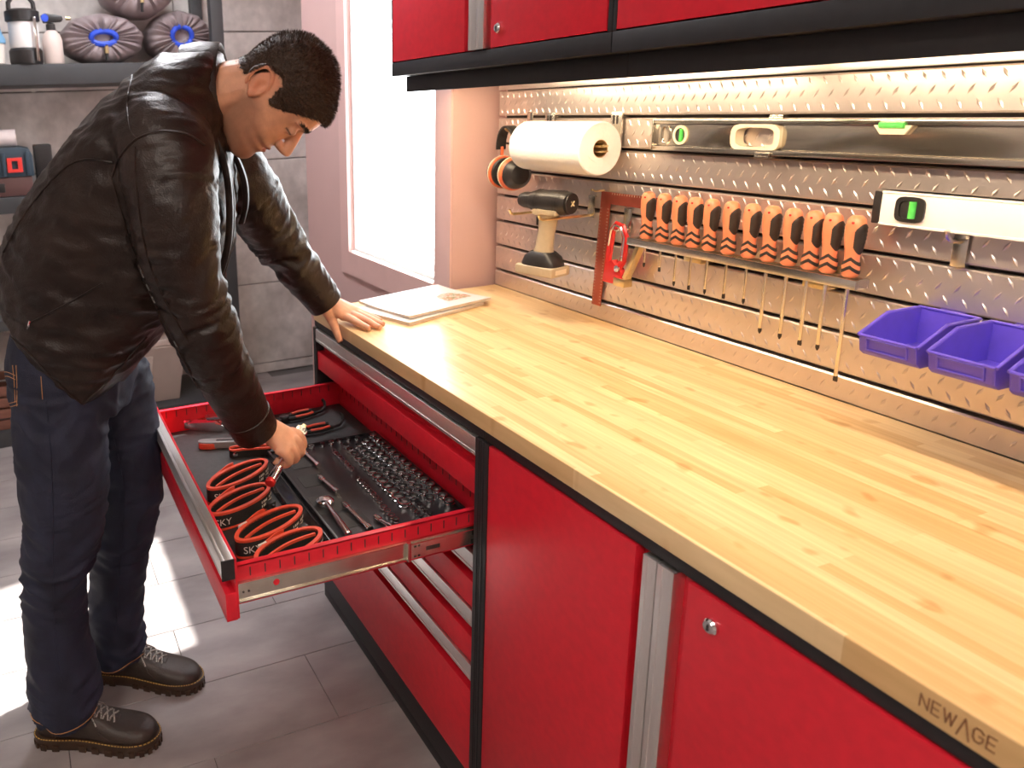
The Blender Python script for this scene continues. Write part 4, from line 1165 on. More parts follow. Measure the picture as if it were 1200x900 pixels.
# stand-up collar: an open band around the neck
R = []
NC = B(.332, .003, 1.535)
CA = (PU * .985 + V((0, 0, .17))).normalized(); CBk = (PU * -.17 + V((0, 0, .985))).normalized()       # neck axis, towards the nape
for k in range(41):
    a = math.radians(-165 + 330 * k / 40)             # 0 = nape
    dirv = CBk * math.cos(a) * 1.0 + PV * math.sin(a) * .92
    rr = .092
    wv = .0022 * math.sin(a * 5 + 1)
    hi_o = .012 + .016 * math.cos(a)
    lo = NC - CA * .048 + dirv * (rr + .012 + wv); hi = NC + CA * hi_o + dirv * (rr + .002 + wv)
    th_ = .0034; mid_ = (lo + hi) / 2
    R.append([lo - dirv * th_, lo + dirv * th_, mid_ + dirv * (th_ + .004), hi + dirv * th_, hi + CA * .004, hi - dirv * th_, mid_ - dirv * (th_ - .003)])
MB().rings(R).build('collar', LEA, jacket, smooth=60)
# front zip: two bands down the open front, with a dark shirt between
SHIRT = mat('black_shirt', (.012, .011, .011), .8, var=.2)
def strip(pix, w_, th_, name, m, b0, b1, parent=jacket):
    P = spline(pix, 6); R = []
    n = len(P)
    for i, q in enumerate(P):
        c = PP(q[0], q[1], b0 + (b1 - b0) * i / (n - 1))
        R.append([c + PV * w_ + PU * th_, c + PV * w_ - PU * th_, c - PV * w_ - PU * th_, c - PV * w_ + PU * th_])
    return MB().rings(R).build(name, m, parent, bevel=.001)
zb = strip([(252, 160), (262, 185), (268, 215), (270, 255), (267, 290), (258, 322), (245, 347)], .013, .007, 'zip_placket', LEA, .075, .10)
strip([(255, 165), (266, 190), (272, 218), (274, 255), (271, 290), (262, 322), (249, 347)], .003, .0025, 'zip_teeth', BLKTIP, .070, .095, zb)
strip([(268, 172), (279, 190), (287, 215), (288, 240), (283, 262)], .010, .006, 'zip_placket', LEA, -.03, -.05)
# ---------------- jeans
DEN = mat('dark_denim', (.009, .011, .026), .75, scale=16, col2=(.021, .026, .056), bump=.5, bscale=520, stretch=(1, 1, .6))
jn = MB()
hip = spline([(-.02, 1.05, .135, .165), (-.035, .98, .14, .175), (-.04, .91, .135, .178), (-.035, .85, .115, .172)], 4)
jn.rings([ell(B(t[0], 0, t[1]), PU, PV, t[2], t[3], 28, .9) for t in hip])
legR = [(-.042, .085, .92, .10), (-.05, .095, .80, .103), (-.053, .1, .70, .101), (-.062, .1, .60, .093), (-.082, .1, .52, .084), (-.105, .1, .44, .077), (-.113, .1, .36, .075), (-.114, .1, .28, .077), (-.112, .102, .20, .082), (-.112, .103, .14, .085), (-.108, .104, .085, .080)]
legL = [(.005, -.085, .92, .10), (.015, -.095, .80, .100), (.026, -.1, .70, .093), (.03, -.1, .60, .087), (.012, -.1, .50, .080), (-.008, -.1, .42, .077), (-.025, -.1, .33, .073), (-.04, -.1, .24, .072), (-.048, -.1, .17, .076), (-.052, -.1, .12, .078), (-.05, -.1, .08, .074)]
for lg in (legR, legL):
    s_ = spline(lg, 5)
    jn.rings([ell(B(t[0], t[1], t[2]), PU, PV, t[3], t[3] * .92, 24) for t in s_])
nme = remesh(jn, .0062, 'jeans', 4, .5)
co = get_co(nme); no = get_no(nme); disp = np.zeros(len(co))
for i in range(len(co)):
    p = co[i]; z = p[2]
    w_ = .45 + 1.3 * max(0, 1 - z / .3) + .8 * math.exp(-((z - .50) / .08) ** 2) + .5 * math.exp(-((z - .86) / .06) ** 2)
    nx = noise.noise(V((p[0] * 9 + z * 9, p[1] * 9, z * 24 + 1.8 * noise.noise(V(p) * 8))))
    disp[i] = .0085 * w_ * (.8 - abs(nx) * 2.3) + .0024 * noise.noise(V((p[0] * 30, p[1] * 30, z * 46)))
co = co + no * disp[:, None]; set_co(nme, co); smoothshade(nme, DEN)
jeans = link(nme, 'jeans', man)
bvj = BVHTree.FromPolygons([tuple(v) for v in co], [tuple(p.vertices) for p in nme.polygons])
STITCH = mat('copper_stitching', (.55, .27, .10), .6, var=.1)
def jseam(pix, r, m, name='stitching', n=6):
    pts = []
    for q in spline(pix, n):
        h = bvj.ray_cast(CAM, ray(q[0], q[1]).normalized())
        if h[0] is not None: pts.append(h[0] + h[1] * .0006)
    if len(pts) > 2: MB().tube(pts, r, 5).build(name, m, jeans)
jseam([(0, 437), (8, 436), (18, 440)], .0008, STITCH); jseam([(1, 442), (9, 441), (18, 445)], .0008, STITCH)
jseam([(15, 428), (17, 450), (18, 472)], .0008, STITCH); jseam([(19, 428), (20, 450), (20, 476)], .0008, STITCH)
jseam([(8, 473), (14, 472), (20, 470)], .0008, STITCH); jseam([(9, 477), (15, 476), (21, 474)], .0008, STITCH)
jseam([(48, 441), (49, 455), (50, 468)], .0008, STITCH)
jseam([(54, 470), (60, 540), (62, 620), (62, 690), (66, 760), (72, 800)], .0016, DEN, 'side_seam')
jseam([(130, 500), (140, 545), (146, 580), (142, 640), (138, 700), (136, 740)], .0016, DEN, 'inner_seam')
for lg in (legR, legL):
    a, b, z, r = lg[-1]
    P = []
    for k in range(40):
        ph = 2 * math.pi * k / 40
        o = B(a, b, z + .012 + .004 * math.sin(ph * 3)); d = PU * math.cos(ph) + PV * math.sin(ph)
        h = bvj.ray_cast(o, d, .16)
        if h[0] is not None: P.append(h[0] + d * .0008)
    MB().tube(P, .0010, 5, closed=True).build('hem_stitching', STITCH, jeans)
# ---------------- shoes
SHOE = mat('dark_brown_boot_leather', (.030, .020, .016), .48, scale=18, col2=(.055, .040, .032), bump=.3, bscale=260)
SOLE = mat('brown_gum_sole', (.050, .026, .014), .42, var=.2, scale=25)
WELT = mat('yellow_welt_thread', (.62, .38, .09), .5, var=.1)
LACE = mat('grey_white_lace', (.05, .045, .04), .7, scale=300, col2=(.62, .58, .52))
def foot_outline(k=1., n=40):
    """foot-shaped outline, heel at 0, toe at .312"""
    P = [(0, 0), (.004, .020), (.025, .036), (.07, .038), (.12, .036), (.17, .043), (.22, .0505), (.26, .049), (.29, .038), (.307, .018), (.312, 0), (.306, -.018), (.288, -.036), (.25, -.047), (.21, -.047), (.16, -.040), (.11, -.034), (.06, -.036), (.022, -.034), (.004, -.02)]
    c = (.15, 0)
    s_ = spline(P + [P[0]], 3)[:-1]
    return [(c[0] + (p[0] - c[0]) * k, c[1] + (p[1] - c[1]) * (k if k > 1 else k - (1 - k) * 1.5)) for p in s_]
def shoe(fa, fb, toe_b, mirror):
    f0 = B(fa, fb, 0); d = (B(fa + .312, toe_b, 0) - f0).normalized(); sd = V((d.y, -d.x, 0)) * mirror
    def S(x, y, z): return f0 + d * x + sd * y + V((0, 0, z))
    up = MB(); R = []
    secs = [(.010, .020, .062, .10), (.030, .032, .080, .108), (.06, .035, .095, .112), (.09, .036, .100, .112), (.12, .037, .100, .106), (.15, .039, .092, .094), (.18, .043, .080, .082), (.21, .047, .070, .071), (.245, .048, .064, .0635), (.275, .042, .058, .058), (.296, .028, .048, .049), (.306, .012, .038, .040)]
    secs = spline(secs, 4)
    for x, hw, h1, h in secs:
        ring = []
        for j in range(24):
            a = 2 * math.pi * j / 24; c, s_ = math.cos(a), math.sin(a)
            z = .020 + (h - .020) * (.5 + .5 * math.copysign(abs(s_) ** .75, s_))
            y = hw * math.copysign(abs(c) ** .62, c) * (1 if s_ < 0 else 1 - .18 * s_)
            ring.append(S(x, y, z))
        R.append(ring)
    up.rings(R); sh = up.build('shoe', SHOE, man, smooth=60)
    so = MB(); O = foot_outline(1.0)
    rings_ = []
    for z, k in ((.0015, .985), (.004, 1.0), (.020, 1.01), (.030, 1.02), (.0315, .99)):
        rings_.append([S(p[0], p[1], z) for p in foot_outline(k)])
    so.rings(rings_)
    sole = so.build('sole', SOLE, sh, smooth=50)
    # lugs
    OO = foot_outline(1.005); n = len(OO)
    for j in range(0, n, 2):
        p, q = V(OO[j]).to_3d(), V(OO[(j + 1) % n]).to_3d(); c = (p + q) / 2
        if .085 < c.x < .125: continue
        t_ = (q - p).normalized(); nn = V((t_.y, -t_.x, 0))
        cc = S(c.x, c.y, .0085); ex = (S(q.x, q.y, 0) - S(p.x, p.y, 0)) * .55; ey = (S(c.x + nn.x, c.y + nn.y, 0) - S(c.x, c.y, 0)) * .0035
        MB().obox(cc, ex, ey, (0, 0, .0075)).build('lug', SOLE, sole, bevel=.001)
    WP = [S(p[0], p[1], .0318) for p in foot_outline(1.004, 40)]
    wl = MB(); m_ = len(WP)
    for j in range(m_):
        a, b = WP[j], WP[(j + 1) % m_]
        L_ = (b - a).length; k = max(1, int(L_ / .006))
        for i in range(k): wl.tube([a.lerp(b, (i + .12) / k), a.lerp(b, (i + .72) / k)], .0012, 5)
    wl.build('welt_stitching', WELT, sh, kind='stuff')
    # heel counter piping, tongue and laces
    MB().tube([S(.062, .0375, .036), S(.060, .0385, .06), (S(.048, .036, .088)), S(.03, .030, .104)], .0013, 6).build('heel_seam', SHOE, sh)
    MB().tube([S(.062, -.0375, .036), S(.060, -.0385, .06), (S(.048, -.036, .088)), S(.03, -.030, .104)], .0013, 6).build('heel_seam', SHOE, sh)
    MB().tube([S(.20, .046, .042), S(.175, .042, .060), S(.165, .030, .078), S(.163, 0, .0905), S(.165, -.030, .078), S(.175, -.042, .060), S(.20, -.046, .042)], .0012, 6).build('vamp_seam', SHOE, sh)
    bs = BVHTree.FromPolygons([tuple(v.co + sh.location) for v in sh.data.vertices], [tuple(p.vertices) for p in sh.data.polygons])
    def top(x, y, o=.0):
        h = bs.ray_cast(S(x, y, .3), V((0, 0, -1))); z = h[0].z if h[0] is not None else .06
        return S(x, y, z + o)
    R = []
    for i in range(9):
        x = .215 - .095 * i / 8; w_ = .014 + .006 * i / 8
        R.append([top(x, w_, -.002), top(x, w_ * .6, .0025), top(x, 0, .0035), top(x, -w_ * .6, .0025), top(x, -w_, -.002)])
    MB().rings(R).build('tongue', SHOE, sh, smooth=60)
    for i in range(6):
        x0 = .207 - i * .0155; x1 = x0 - .012; w_ = .018 + .0012 * i
        for s_ in (1, -1): MB().tube([top(x0, w_ * s_, .0008), top(x0 - .002, w_ * .55 * s_, .0042), top((x0 + x1) / 2, 0, .0062 + .0008 * s_), top(x1 + .002, -w_ * .55 * s_, .0042), top(x1, -w_ * s_, .0008)], .0022, 6).build('lace', LACE, sh)
    for s_ in (1, -1):
        kx = .122
        MB().tube([top(kx, 0, .008), top(kx + .006, .014 * s_, .012), top(kx + .020, .027 * s_, .007), top(kx + .022, .032 * s_, .004), top(kx + .008, .024 * s_, .006), top(kx, .004 * s_, .009)], .0020, 6).build('lace_bow', LACE, sh)
        MB().tube([top(kx, 0, .008), top(kx + .018, .012 * s_, .009), top(kx + .036, .028 * s_, .004), top(kx + .046, .036 * s_, .003)], .0019, 6).build('lace_end', LACE, sh)
shoe(-.197, .105, .104, 1)
shoe(-.128, -.122, -.088, -1)
# ================================================================ tools in the open drawer
# ---- the ratchet in his hand
t = thing('socket_wrench', 'chrome ratchet with red end cap held in the hand over the drawer', 'ratchet', tuple(RT_C))
ha, hb_ = RT_C + sR * .070, RT_C - sR * .098
MB().tube([RT_C + sR * .055, RT_C, RT_C - sR * .05, RT_C - sR * .052, hb_ + sR * .004, hb_ + sR * .001], [.0055, .0062, .0068, .0098, .0105, .0085], 16).build('shaft', CHROME, t)
MB().tube([hb_ + sR * .0045, hb_ - sR * .004, hb_ - sR * .006], [.0108, .0108, .008], 16).build('end_cap', REDPL, t)
hdm = MB(); hdm.lathe([(.013, -.007), (.0145, -.005), (.0145, .005), (.013, .007)], ha, nR, 20); rh = hdm.build('head', CHROME, t)
MB().obox(ha + sR * .012 + nR * .002, sR * .008, fR * .0048, nR * .0048).build('square_drive', BRASS, rh, bevel=.0008)

# ---- strap coils
WEB = mat('black_webbing', (.016, .014, .013), .7, var=.2, scale=200, bump=.3, bscale=500)
REDEDGE = mat('red_orange_edging', (.66, .075, .035), .5, var=.1, scale=80)
PRINT = mat('white_print', (.70, .66, .60), .6, var=.05)
COILS = [(at(241, 575, 2, .69), at(314, 538, 2, .69), 'strap coil in black webbing with red edging, under the hand'),
         (at(245, 603, 2, .69), at(314, 568, 2, .69), 'strap coil in black webbing with red edging, second from the hand'),
         (at(278, 634, 2, .69), at(351, 594, 2, .69), 'strap coil in black webbing with red edging and a white tag'),
         (at(303, 662, 2, .69), at(377, 624, 2, .69), 'strap coil in black webbing against the side of the drawer')]
sv, sf = text2d('SKY', .021)
for ci, (pa, pb, lab) in enumerate(COILS):
    c = (pa + pb) / 2; L_ = min(.092, (pb - pa).length / 2 + .002); dd = (pb - pa); dd.z = 0
    if ci == 3: c = c + V((-.012, 0, 0))
    rz = math.atan2(dd.y, dd.x)
    t = thing('strap_coil', lab, 'strap', (c.x, c.y, LZ + .0005), rz, group='strap coils in the drawer')
    h = .041; Wd = .037
    def ov(s_, k=1., n=48, w=Wd, L2=None):
        L2 = L2 or L_
        return [(L2 * k * math.copysign(abs(math.cos(2 * math.pi * j / n)) ** 1.0, math.cos(2 * math.pi * j / n)), w * k * math.copysign(abs(math.sin(2 * math.pi * j / n)) ** 1.05, math.sin(2 * math.pi * j / n))) for j in range(n)]
    O, I = ov(0, 1.), ov(0, 1., w=Wd - .008, L2=L_ - .009)
    MB().rings([[(p[0], p[1], .003) for p in O], [(p[0], p[1], h - .003) for p in O], [(p[0], p[1], h - .003) for p in I], [(p[0], p[1], .003) for p in I]], cap=False, closed=True).build('band', WEB, t, local=True)
    for z_ in (.003, h - .003):
        R = [[(p[0], p[1], z_ - .0025), (p[0] * 1.006, p[1] * 1.02, z_), (p[0], p[1], z_ + .003), (q[0], q[1], z_ + .003), (q[0], q[1], z_ - .0025)] for p, q in zip(O, I)]
        MB().rings(R, closed=True, cap=False).build('edging', REDEDGE, t, local=True, smooth=60)
    # inner turn of the coil
    pts = [(-L_ * .80 + 1.56 * L_ * k / 24, .010 * math.sin(math.pi * k / 24) - .006, 0) for k in range(25)]
    R = [[(p[0], p[1] - .002, .004), (p[0], p[1] + .002, .004), (p[0], p[1] + .002, h - .006), (p[0], p[1] - .002, h - .006)] for p in pts]
    it = MB().rings(R).build('inner_turn', WEB, t, local=True)
    R = [[(p[0], p[1] - .0026, h - .0062), (p[0], p[1] + .0026, h - .0062), (p[0], p[1] + .0022, h - .001), (p[0], p[1] - .0022, h - .001)] for p in pts]
    MB().rings(R).build('edging', REDEDGE, it, local=True)
    # loose tail with tag, lying against the far side
    tp = [(-L_ * .55, Wd * .95, h - .004), (-L_ * .2, Wd * 1.12, h - .001), (L_ * .05, Wd * 1.12, h + .004), (L_ * .22, Wd * 1.02, h + .007)]
    R = [[(p[0], p[1] - .0015, p[2] - .014), (p[0], p[1] + .0015, p[2] - .014), (p[0], p[1] + .0015, p[2]), (p[0], p[1] - .0015, p[2])] for p in [tuple(q) for q in spline(tp, 4)]]
    tl_ = MB().rings(R).build('tail', REDEDGE, t, local=True)
    if ci in (2, 3): MB().box(-L_ * .60, -L_ * .36, Wd * .86, Wd * .90 + .002, h - .012, h + .0015).build('tag', PAGE, tl_, local=True)
    # buckle
    MB().box(L_ * .55, L_ * .78, -Wd * .98 - .006, -Wd * .62 - .004, .004, .020).box(L_ * .62, L_ * .70, -Wd * 1.05 - .010, -Wd * .8, .008, .016).build('buckle', BLKPL, t, local=True, bevel=.002)
    # print bent along the band; runs from the pinched end along the near side
    arcp = [(-L_, 0)]; arcs = [0.]
    for k in range(1, 161):
        a = math.pi + math.pi * k / 160; q = (L_ * math.cos(a), Wd * math.copysign(abs(math.sin(a)) ** 1.05, math.sin(a)))
        arcs.append(arcs[-1] + math.hypot(q[0] - arcp[-1][0], q[1] - arcp[-1][1])); arcp.append(q)
    def bend(s_, z_, o=.0006):
        x_ = np.interp(s_, arcs, [p[0] for p in arcp]); y_ = np.interp(s_, arcs, [p[1] for p in arcp])
        x2 = np.interp(s_ + .002, arcs, [p[0] for p in arcp]); y2 = np.interp(s_ + .002, arcs, [p[1] for p in arcp])
        l = math.hypot(x2 - x_, y2 - y_) or 1
        return (x_ + (y2 - y_) / l * o, y_ - (x2 - x_) / l * o, z_)
    if ci < 3:
        MB().add([bend(.014 + v_[0], .0125 + v_[1]) for v_ in sv], sf).build('lettering', PRINT, t, local=True, smooth=0)
    sm = MB()
    for r_ in range(2):
        s0 = arcs[-1] * .66
        for k in range(9):
            w_ = .0045 if k % 3 else .003
            if (k + r_) % 5 == 4: continue
            sm.add([bend(s0 + k * .006, .024 - r_ * .009), bend(s0 + k * .006 + w_, .024 - r_ * .009), bend(s0 + k * .006 + w_, .0295 - r_ * .009), bend(s0 + k * .006, .0295 - r_ * .009)], [(0, 1, 2, 3)])
    sm.build('small_print', PRINT, t, local=True, smooth=0, kind='stuff')

# ---- socket set
TRAY = mat('black_moulded_tray', (.022, .020, .022), .30, var=.15, scale=60)
tx0, tx1, ty0, ty1 = -.552, -.103, -.245, .052
t = thing('socket_tray', 'black moulded tray of chrome sockets and ratchets in the drawer', 'tray', ((tx0 + tx1) / 2, (ty0 + ty1) / 2, LZ))
m = MB(); m.box(tx0, tx1, ty0, ty1, LZ + .0003, .666)
tb_ = m.build('base', TRAY, t, bevel=.001)
for (a, b, c, d) in ((tx0, tx1, ty0, ty0 + .006), (tx0, tx1, ty1 - .006, ty1), (tx0, tx0 + .006, ty0 + .006, ty1 - .006), (tx1 - .006, tx1, ty0 + .006, ty1 - .006)):
    MB().box(a, b, c, d, .6662, .6735).build('rim', TRAY, t, bevel=.0015)
TZ = .6663
BORE = mat('dark_socket_bore', (.30, .29, .29), .3, 1., var=.1)
ORD = ordinal + ['thirteenth', 'fourteenth', 'fifteenth']
def socket_mesh(r, h):
    m = MB(); m.lathe([(r, 0), (r, h * .45), (r * .92, h * .5), (r * .92, h - .0008), (r * .90, h), (r * .76, h)], n=18, cap=False); m.mi = 1; m.lathe([(r * .76, h), (r * .72, h - .005), (.0001, h - .0052)], n=18, cap=False)
    return m
SOCK = {}
def socket(x, y, r, h, lab, grp):
    key = (round(r, 4), h)
    if key not in SOCK:
        o = socket_mesh(key[0], h).build('socket', [CHROME, BORE]); SOCK[key] = o.data
    else: o = link(SOCK[key], 'socket')
    o.location = (x, y, TZ); tag(o, lab, 'socket', grp)
def srow(y, x0, x1, n, r0, r1, h, lab, grp=None, dy=0.):
    for i in range(n):
        f = i / max(1, n - 1)
        socket(x0 + (x1 - x0) * f, y + dy * f, r0 + (r1 - r0) * f, h, (lab % (ORD[i] + ' ')) if '%s' in lab else lab, grp or lab)
srow(.032, -.522, -.150, 15, .0105, .0122, .0125, '%schrome socket from the far tray end in the row along the drawer back', 'sockets in the row along the drawer back')
srow(.003, -.500, -.180, 13, .0130, .0105, .011, '%schrome socket from the far tray end in the row next to the outermost', 'sockets in the row next to the outermost')
srow(-.025, -.480, -.200, 12, .0115, .0100, .011, '%schrome socket from the far tray end in the middle row', 'sockets in the middle row of the tray')
srow(-.056, -.495, -.185, 13, .0080, .0165, .0115, '%schrome socket, counting up, in the row that grows from small to large', 'sockets in the row that grows')
srow(-.094, -.480, -.375, 9, .0050, .0056, .010, '%stiny chrome socket from the hand in the short row nearer the hand', 'tiny sockets in the row nearer the hand')
srow(-.100, -.325, -.215, 9, .0050, .0058, .010, '%stiny chrome socket from the hand in the short row beside the extension bars', 'tiny sockets in the row beside the extension bars')
srow(-.030, -.165, -.122, 4, .0065, .0065, .011, '%ssmall chrome socket towards the slide rail, inner row at the tray corner', 'small sockets in the inner corner row')
srow(-.052, -.160, -.122, 4, .0065, .0065, .011, '%ssmall chrome socket towards the slide rail, outer row at the tray corner', 'small sockets in the outer corner row')
srow(-.105, -.185, -.130, 4, .0075, .0075, .010, '%sstubby chrome socket towards the slide rail, by the short extension bar', 'stubby sockets by the short extension bar')
srow(-.135, -.530, -.530, 1, .008, .008, .010, 'single chrome socket at the end of the tray under the hand')
for k in range(5): socket(-.532, -.105 + .024 * k, .0068, .010, ORD[k] + ' small chrome socket from the drawer front in the crosswise row', 'small sockets across the tray end')
def pocket(x0, x1, y0, y1):
    MB().box(x0, x1, y0, y1, TZ - .0001, TZ + .0006).build('pocket', RUBBER, t, bevel=.0003, seg=1)
def bar(p, q, r, label, name='extension_bar', tip=.011):
    p, q = V(p), V(q); d = (q - p).normalized()
    e = thing(name, label, 'extension bar', ((p.x + q.x) / 2, (p.y + q.y) / 2, TZ), group='extension bars in the tray')
    MB().tube([p, p + d * .012, p + d * .013, q - d * .014, q - d * .012, q], [r * 1.5, r * 1.5, r, r, r * 1.55, r * 1.55], 14).build('rod', CHROME, e)
    s_ = V((-d.y, d.x, 0))
    MB().obox(p - d * .004, d * .005, s_ * r * .8, V((0, 0, r * .8))).build('square_drive', CHROME, e, bevel=.0005)
def tz(px, py, z=.674): return at(px, py, 2, z)
bar(tz(405, 592), tz(434, 620), .0045, 'long chrome extension bar in the tray beside the ratchet')
bar(tz(442, 607), tz(459, 619), .0045, 'short chrome extension bar near the tray corner')
bar(tz(376, 560), tz(396, 577), .0045, 'chrome extension bar in the middle of the tool side of the tray')
bar(tz(357, 530), tz(374, 546), .0045, 'chrome extension bar in the tray close to the hand')
for a, b in (((400, 585), (440, 625)), ((370, 555), (400, 582))):
    pa, pb = tz(*a), tz(*b)
for x0, x1, y0, y1 in ((-.50, -.44, -.215, -.15), (-.40, -.345, -.222, -.165), (-.30, -.22, -.235, -.165), (-.21, -.15, -.215, -.150)): pocket(x0, x1, y0, y1)
rp0, rp1 = tz(381, 587, .676), tz(409, 627, .676)
e = thing('ratchet', 'chrome round-head ratchet lying in the black tray', 'ratchet', ((rp0.x + rp1.x) / 2, (rp0.y + rp1.y) / 2, TZ))
d = (rp1 - rp0).normalized()
MB().lathe([(.0185, -.0085), (.0195, -.006), (.0195, .002), (.016, .004), (.010, .0045)], rp0, (0, 0, 1), 24).build('head', CHROME, e)
MB().tube([rp0 + d * .012, rp0 + d * .03, rp0 + d * .055, rp1 - d * .03, rp1 - d * .002, rp1], [.0062, .0052, .0055, .0078, .0085, .006], 14).build('handle', CHROME, e)
# ---- glossy case between straps and tray
GLOSS = mat('glossy_black_plastic', (.012, .012, .014), .10, var=.1, coat=.3)
t = thing('tool_case', 'glossy black case lid between the strap coils and the socket tray', 'case', (-.30, -.272, LZ))
MB().prism([(-.290, LZ + .0003), (-.2465, LZ + .0003), (-.2465, .6665), (-.256, .6705), (-.282, .6645), (-.290, .657)], (-.50, 0, 0), (0, 1, 0), (0, 0, 1), (.395, 0, 0)).build('lid', GLOSS, t, bevel=.002)
MB().box(-.44, -.17, -.2575, -.2550, .6695, .6715).build('ridge', GLOSS, t)
# ---- clamps and pliers at the far end
def xform(c, rz): return Matrix.Translation(V(c)) @ Matrix.Rotation(rz, 4, 'Z')
c = at(243, 495, 2, .672)
t = thing('ratchet_buckle', 'chrome ratchet buckle lying by the far side of the drawer', 'buckle', (c.x, c.y, LZ + .0005), math.radians(60))
for s_ in (1, -1): MB().prism([(-.045, 0), (.045, 0), (.050, .018), (.03, .032), (-.03, .034), (-.050, .02)], (0, .017 * s_ - .0012, 0), (1, 0, 0), (0, 0, 1), (0, .0024, 0)).build('side_plate', CHROME, t, local=True, bevel=.0008)
for x_, z_ in ((-.035, .02), (0, .012), (.035, .02)): MB().tube([(x_, -.0155, z_), (x_, .0155, z_)], .006, 12).build('spindle', CHROME, t, local=True)
MB().prism([(.005, .03), (.062, .040), (.064, .046), (.0, .040)], (0, -.0152, 0), (1, 0, 0), (0, 0, 1), (0, .0304, 0)).build('lever', CHROME, t, local=True, bevel=.001)
MB().box(-.03, .03, -.014, .014, .0215, .026).build('strap', REDEDGE, t, local=True)
MB().box(-.062, -.045, -.016, .016, .004, .030).build('ribbed_end', CHROME, t, local=True, bevel=.003)
c = at(258, 516, 2, .672)
t = thing('folding_knife', 'folding utility knife with grey and red handle beside the chrome buckle', 'knife', (c.x, c.y, LZ + .0005), math.radians(70))
MB().prism(oval(0, 0, .058, .014, p=.7), (0, 0, .002), (1, 0, 0), (0, 1, 0), (0, 0, .018)).build('handle', mat('grey_grip', (.22, .21, .21), .4, var=.1), t, local=True, bevel=.004)
MB().prism(oval(-.03, 0, .026, .0155, p=.7), (0, 0, .0004), (1, 0, 0), (0, 1, 0), (0, 0, .016)).build('grip_insert', REDEDGE, t, local=True, bevel=.003)
MB().box(-.01, .045, -.005, .005, .0195, .0212).build('slider', BLKPL, t, local=True, bevel=.0008)
c = at(292, 528, 2, .665)
t = thing('strap_loop', 'short red and black strap loop with a chrome rivet near the cuff', 'strap', (c.x, c.y, LZ + .0005), math.radians(75))
P = [(.055, .006, 0), (.02, .008, 0), (-.02, .012, 0), (-.045, .006, 0), (-.05, -.004, 0), (-.04, -.012, 0), (-.01, -.010, 0), (.055, -.012, 0)]
R = [[(p[0], p[1] - .0022, .001), (p[0], p[1] + .0022, .001), (p[0], p[1] + .0022, .022), (p[0], p[1] - .0022, .022)] for p in [tuple(q) for q in spline(P, 5)]]
MB().rings(R).build('webbing', WEB, t, local=True)
R = [[(p[0], p[1] - .0028, .019), (p[0], p[1] + .0028, .019), (p[0], p[1] + .0024, .0235), (p[0], p[1] - .0024, .0235)] for p in [tuple(q) for q in spline(P, 5)]]
MB().rings(R).build('edging', REDEDGE, t, local=True)
MB().lathe([(.006, .0), (.006, .003), (.0001, .005)], (-.035, -.0148, .012), (0, -1, 0), 12).build('rivet', CHROME, t, local=True)
def pliers(px, py, rz, label):
    c = at(px, py, 2, .665)
    t = thing('pliers', label, 'pliers', (c.x, c.y, LZ + .0005), rz, group='pliers at the far end of the drawer')
    MB().lathe([(.013, .0005), (.014, .003), (.014, .016), (.012, .019), (.004, .020)], n=18).build('pivot', BLKPL, t, local=True)
    for s_ in (1, -1):
        MB().prism([(-.005, .003 * s_), (-.02, .013 * s_), (-.05, .012 * s_), (-.066, .003 * s_), (-.062, .0008 * s_)], (0, 0, .0015), (1, 0, 0), (0, 1, 0), (0, 0, .013)).build('jaw', BLKPL, t, local=True, bevel=.002)
        hp2 = spline([(.006, .004 * s_, .009), (.03, .012 * s_, .009), (.06, .016 * s_, .009), (.095, .012 * s_, .009)], 4)
        MB().tube([V(q) for q in hp2], .0062, 10).build('handle', WEB, t, local=True)
        MB().tube([V(q) + V((0, 0, .0035)) for q in hp2[4:-1]], .0046, 8).build('red_insert', REDEDGE, t, local=True)
    MB().tube([(.095, -.012, .009), (.118, -.010, .010), (.135, .002, .014), (.140, .012, .024), (.136, .018, .032)], .0042, 8).build('curved_end', BLKPL, t, local=True)
pliers(333, 490, math.radians(100), 'black pliers with red handle inserts lying beyond the hand')
pliers(350, 506, math.radians(96), 'black pliers with red handle inserts lying next to the socket tray')
# ================================================================ shelf bay behind the man
XF = -2.48
SHELFM = mat('dark_grey_shelf_steel', (.045, .047, .050), .45, var=.1)
def yz(px, py, x=XF):
    p = at(px, py, 0, x); return p.y, p.z
uy0 = yz(258, 200)[0]; uy1 = yz(271.5, 200)[0]
s1t = yz(100, 74)[1]; s1b = yz(100, 98)[1]; s2t = yz(10, 232)[1]; s2b = yz(10, 251)[1]
XR = -2.93
t = thing('shelf_unit', 'dark steel shelf unit against the concrete wall behind the man', 'shelf', ((XF + XR) / 2, -.4, 0))
sy0 = -1.55
for y_ in (uy0, sy0):
    for x_ in (XF - .06, XR): MB().box(x_, x_ + .06, y_, y_ + (uy1 - uy0), 0.001, 2.45).build('upright', SHELFM, t, bevel=.003)
for (z0, z1) in ((s1b, s1t), (s2b, s2t), (.30 - .02, .30 + .04) if False else (.001, .075)):
    MB().box(XR + .005, XF - .004, sy0 + (uy1 - uy0) + .002, uy0 - .002, z0, z1).build('shelf_board', SHELFM, t, bevel=.003)
MB().box(XR + .005, XF - .004, sy0 + (uy1 - uy0) + .002, uy0 - .002, .56, .61).build('shelf_board', SHELFM, t, bevel=.003)
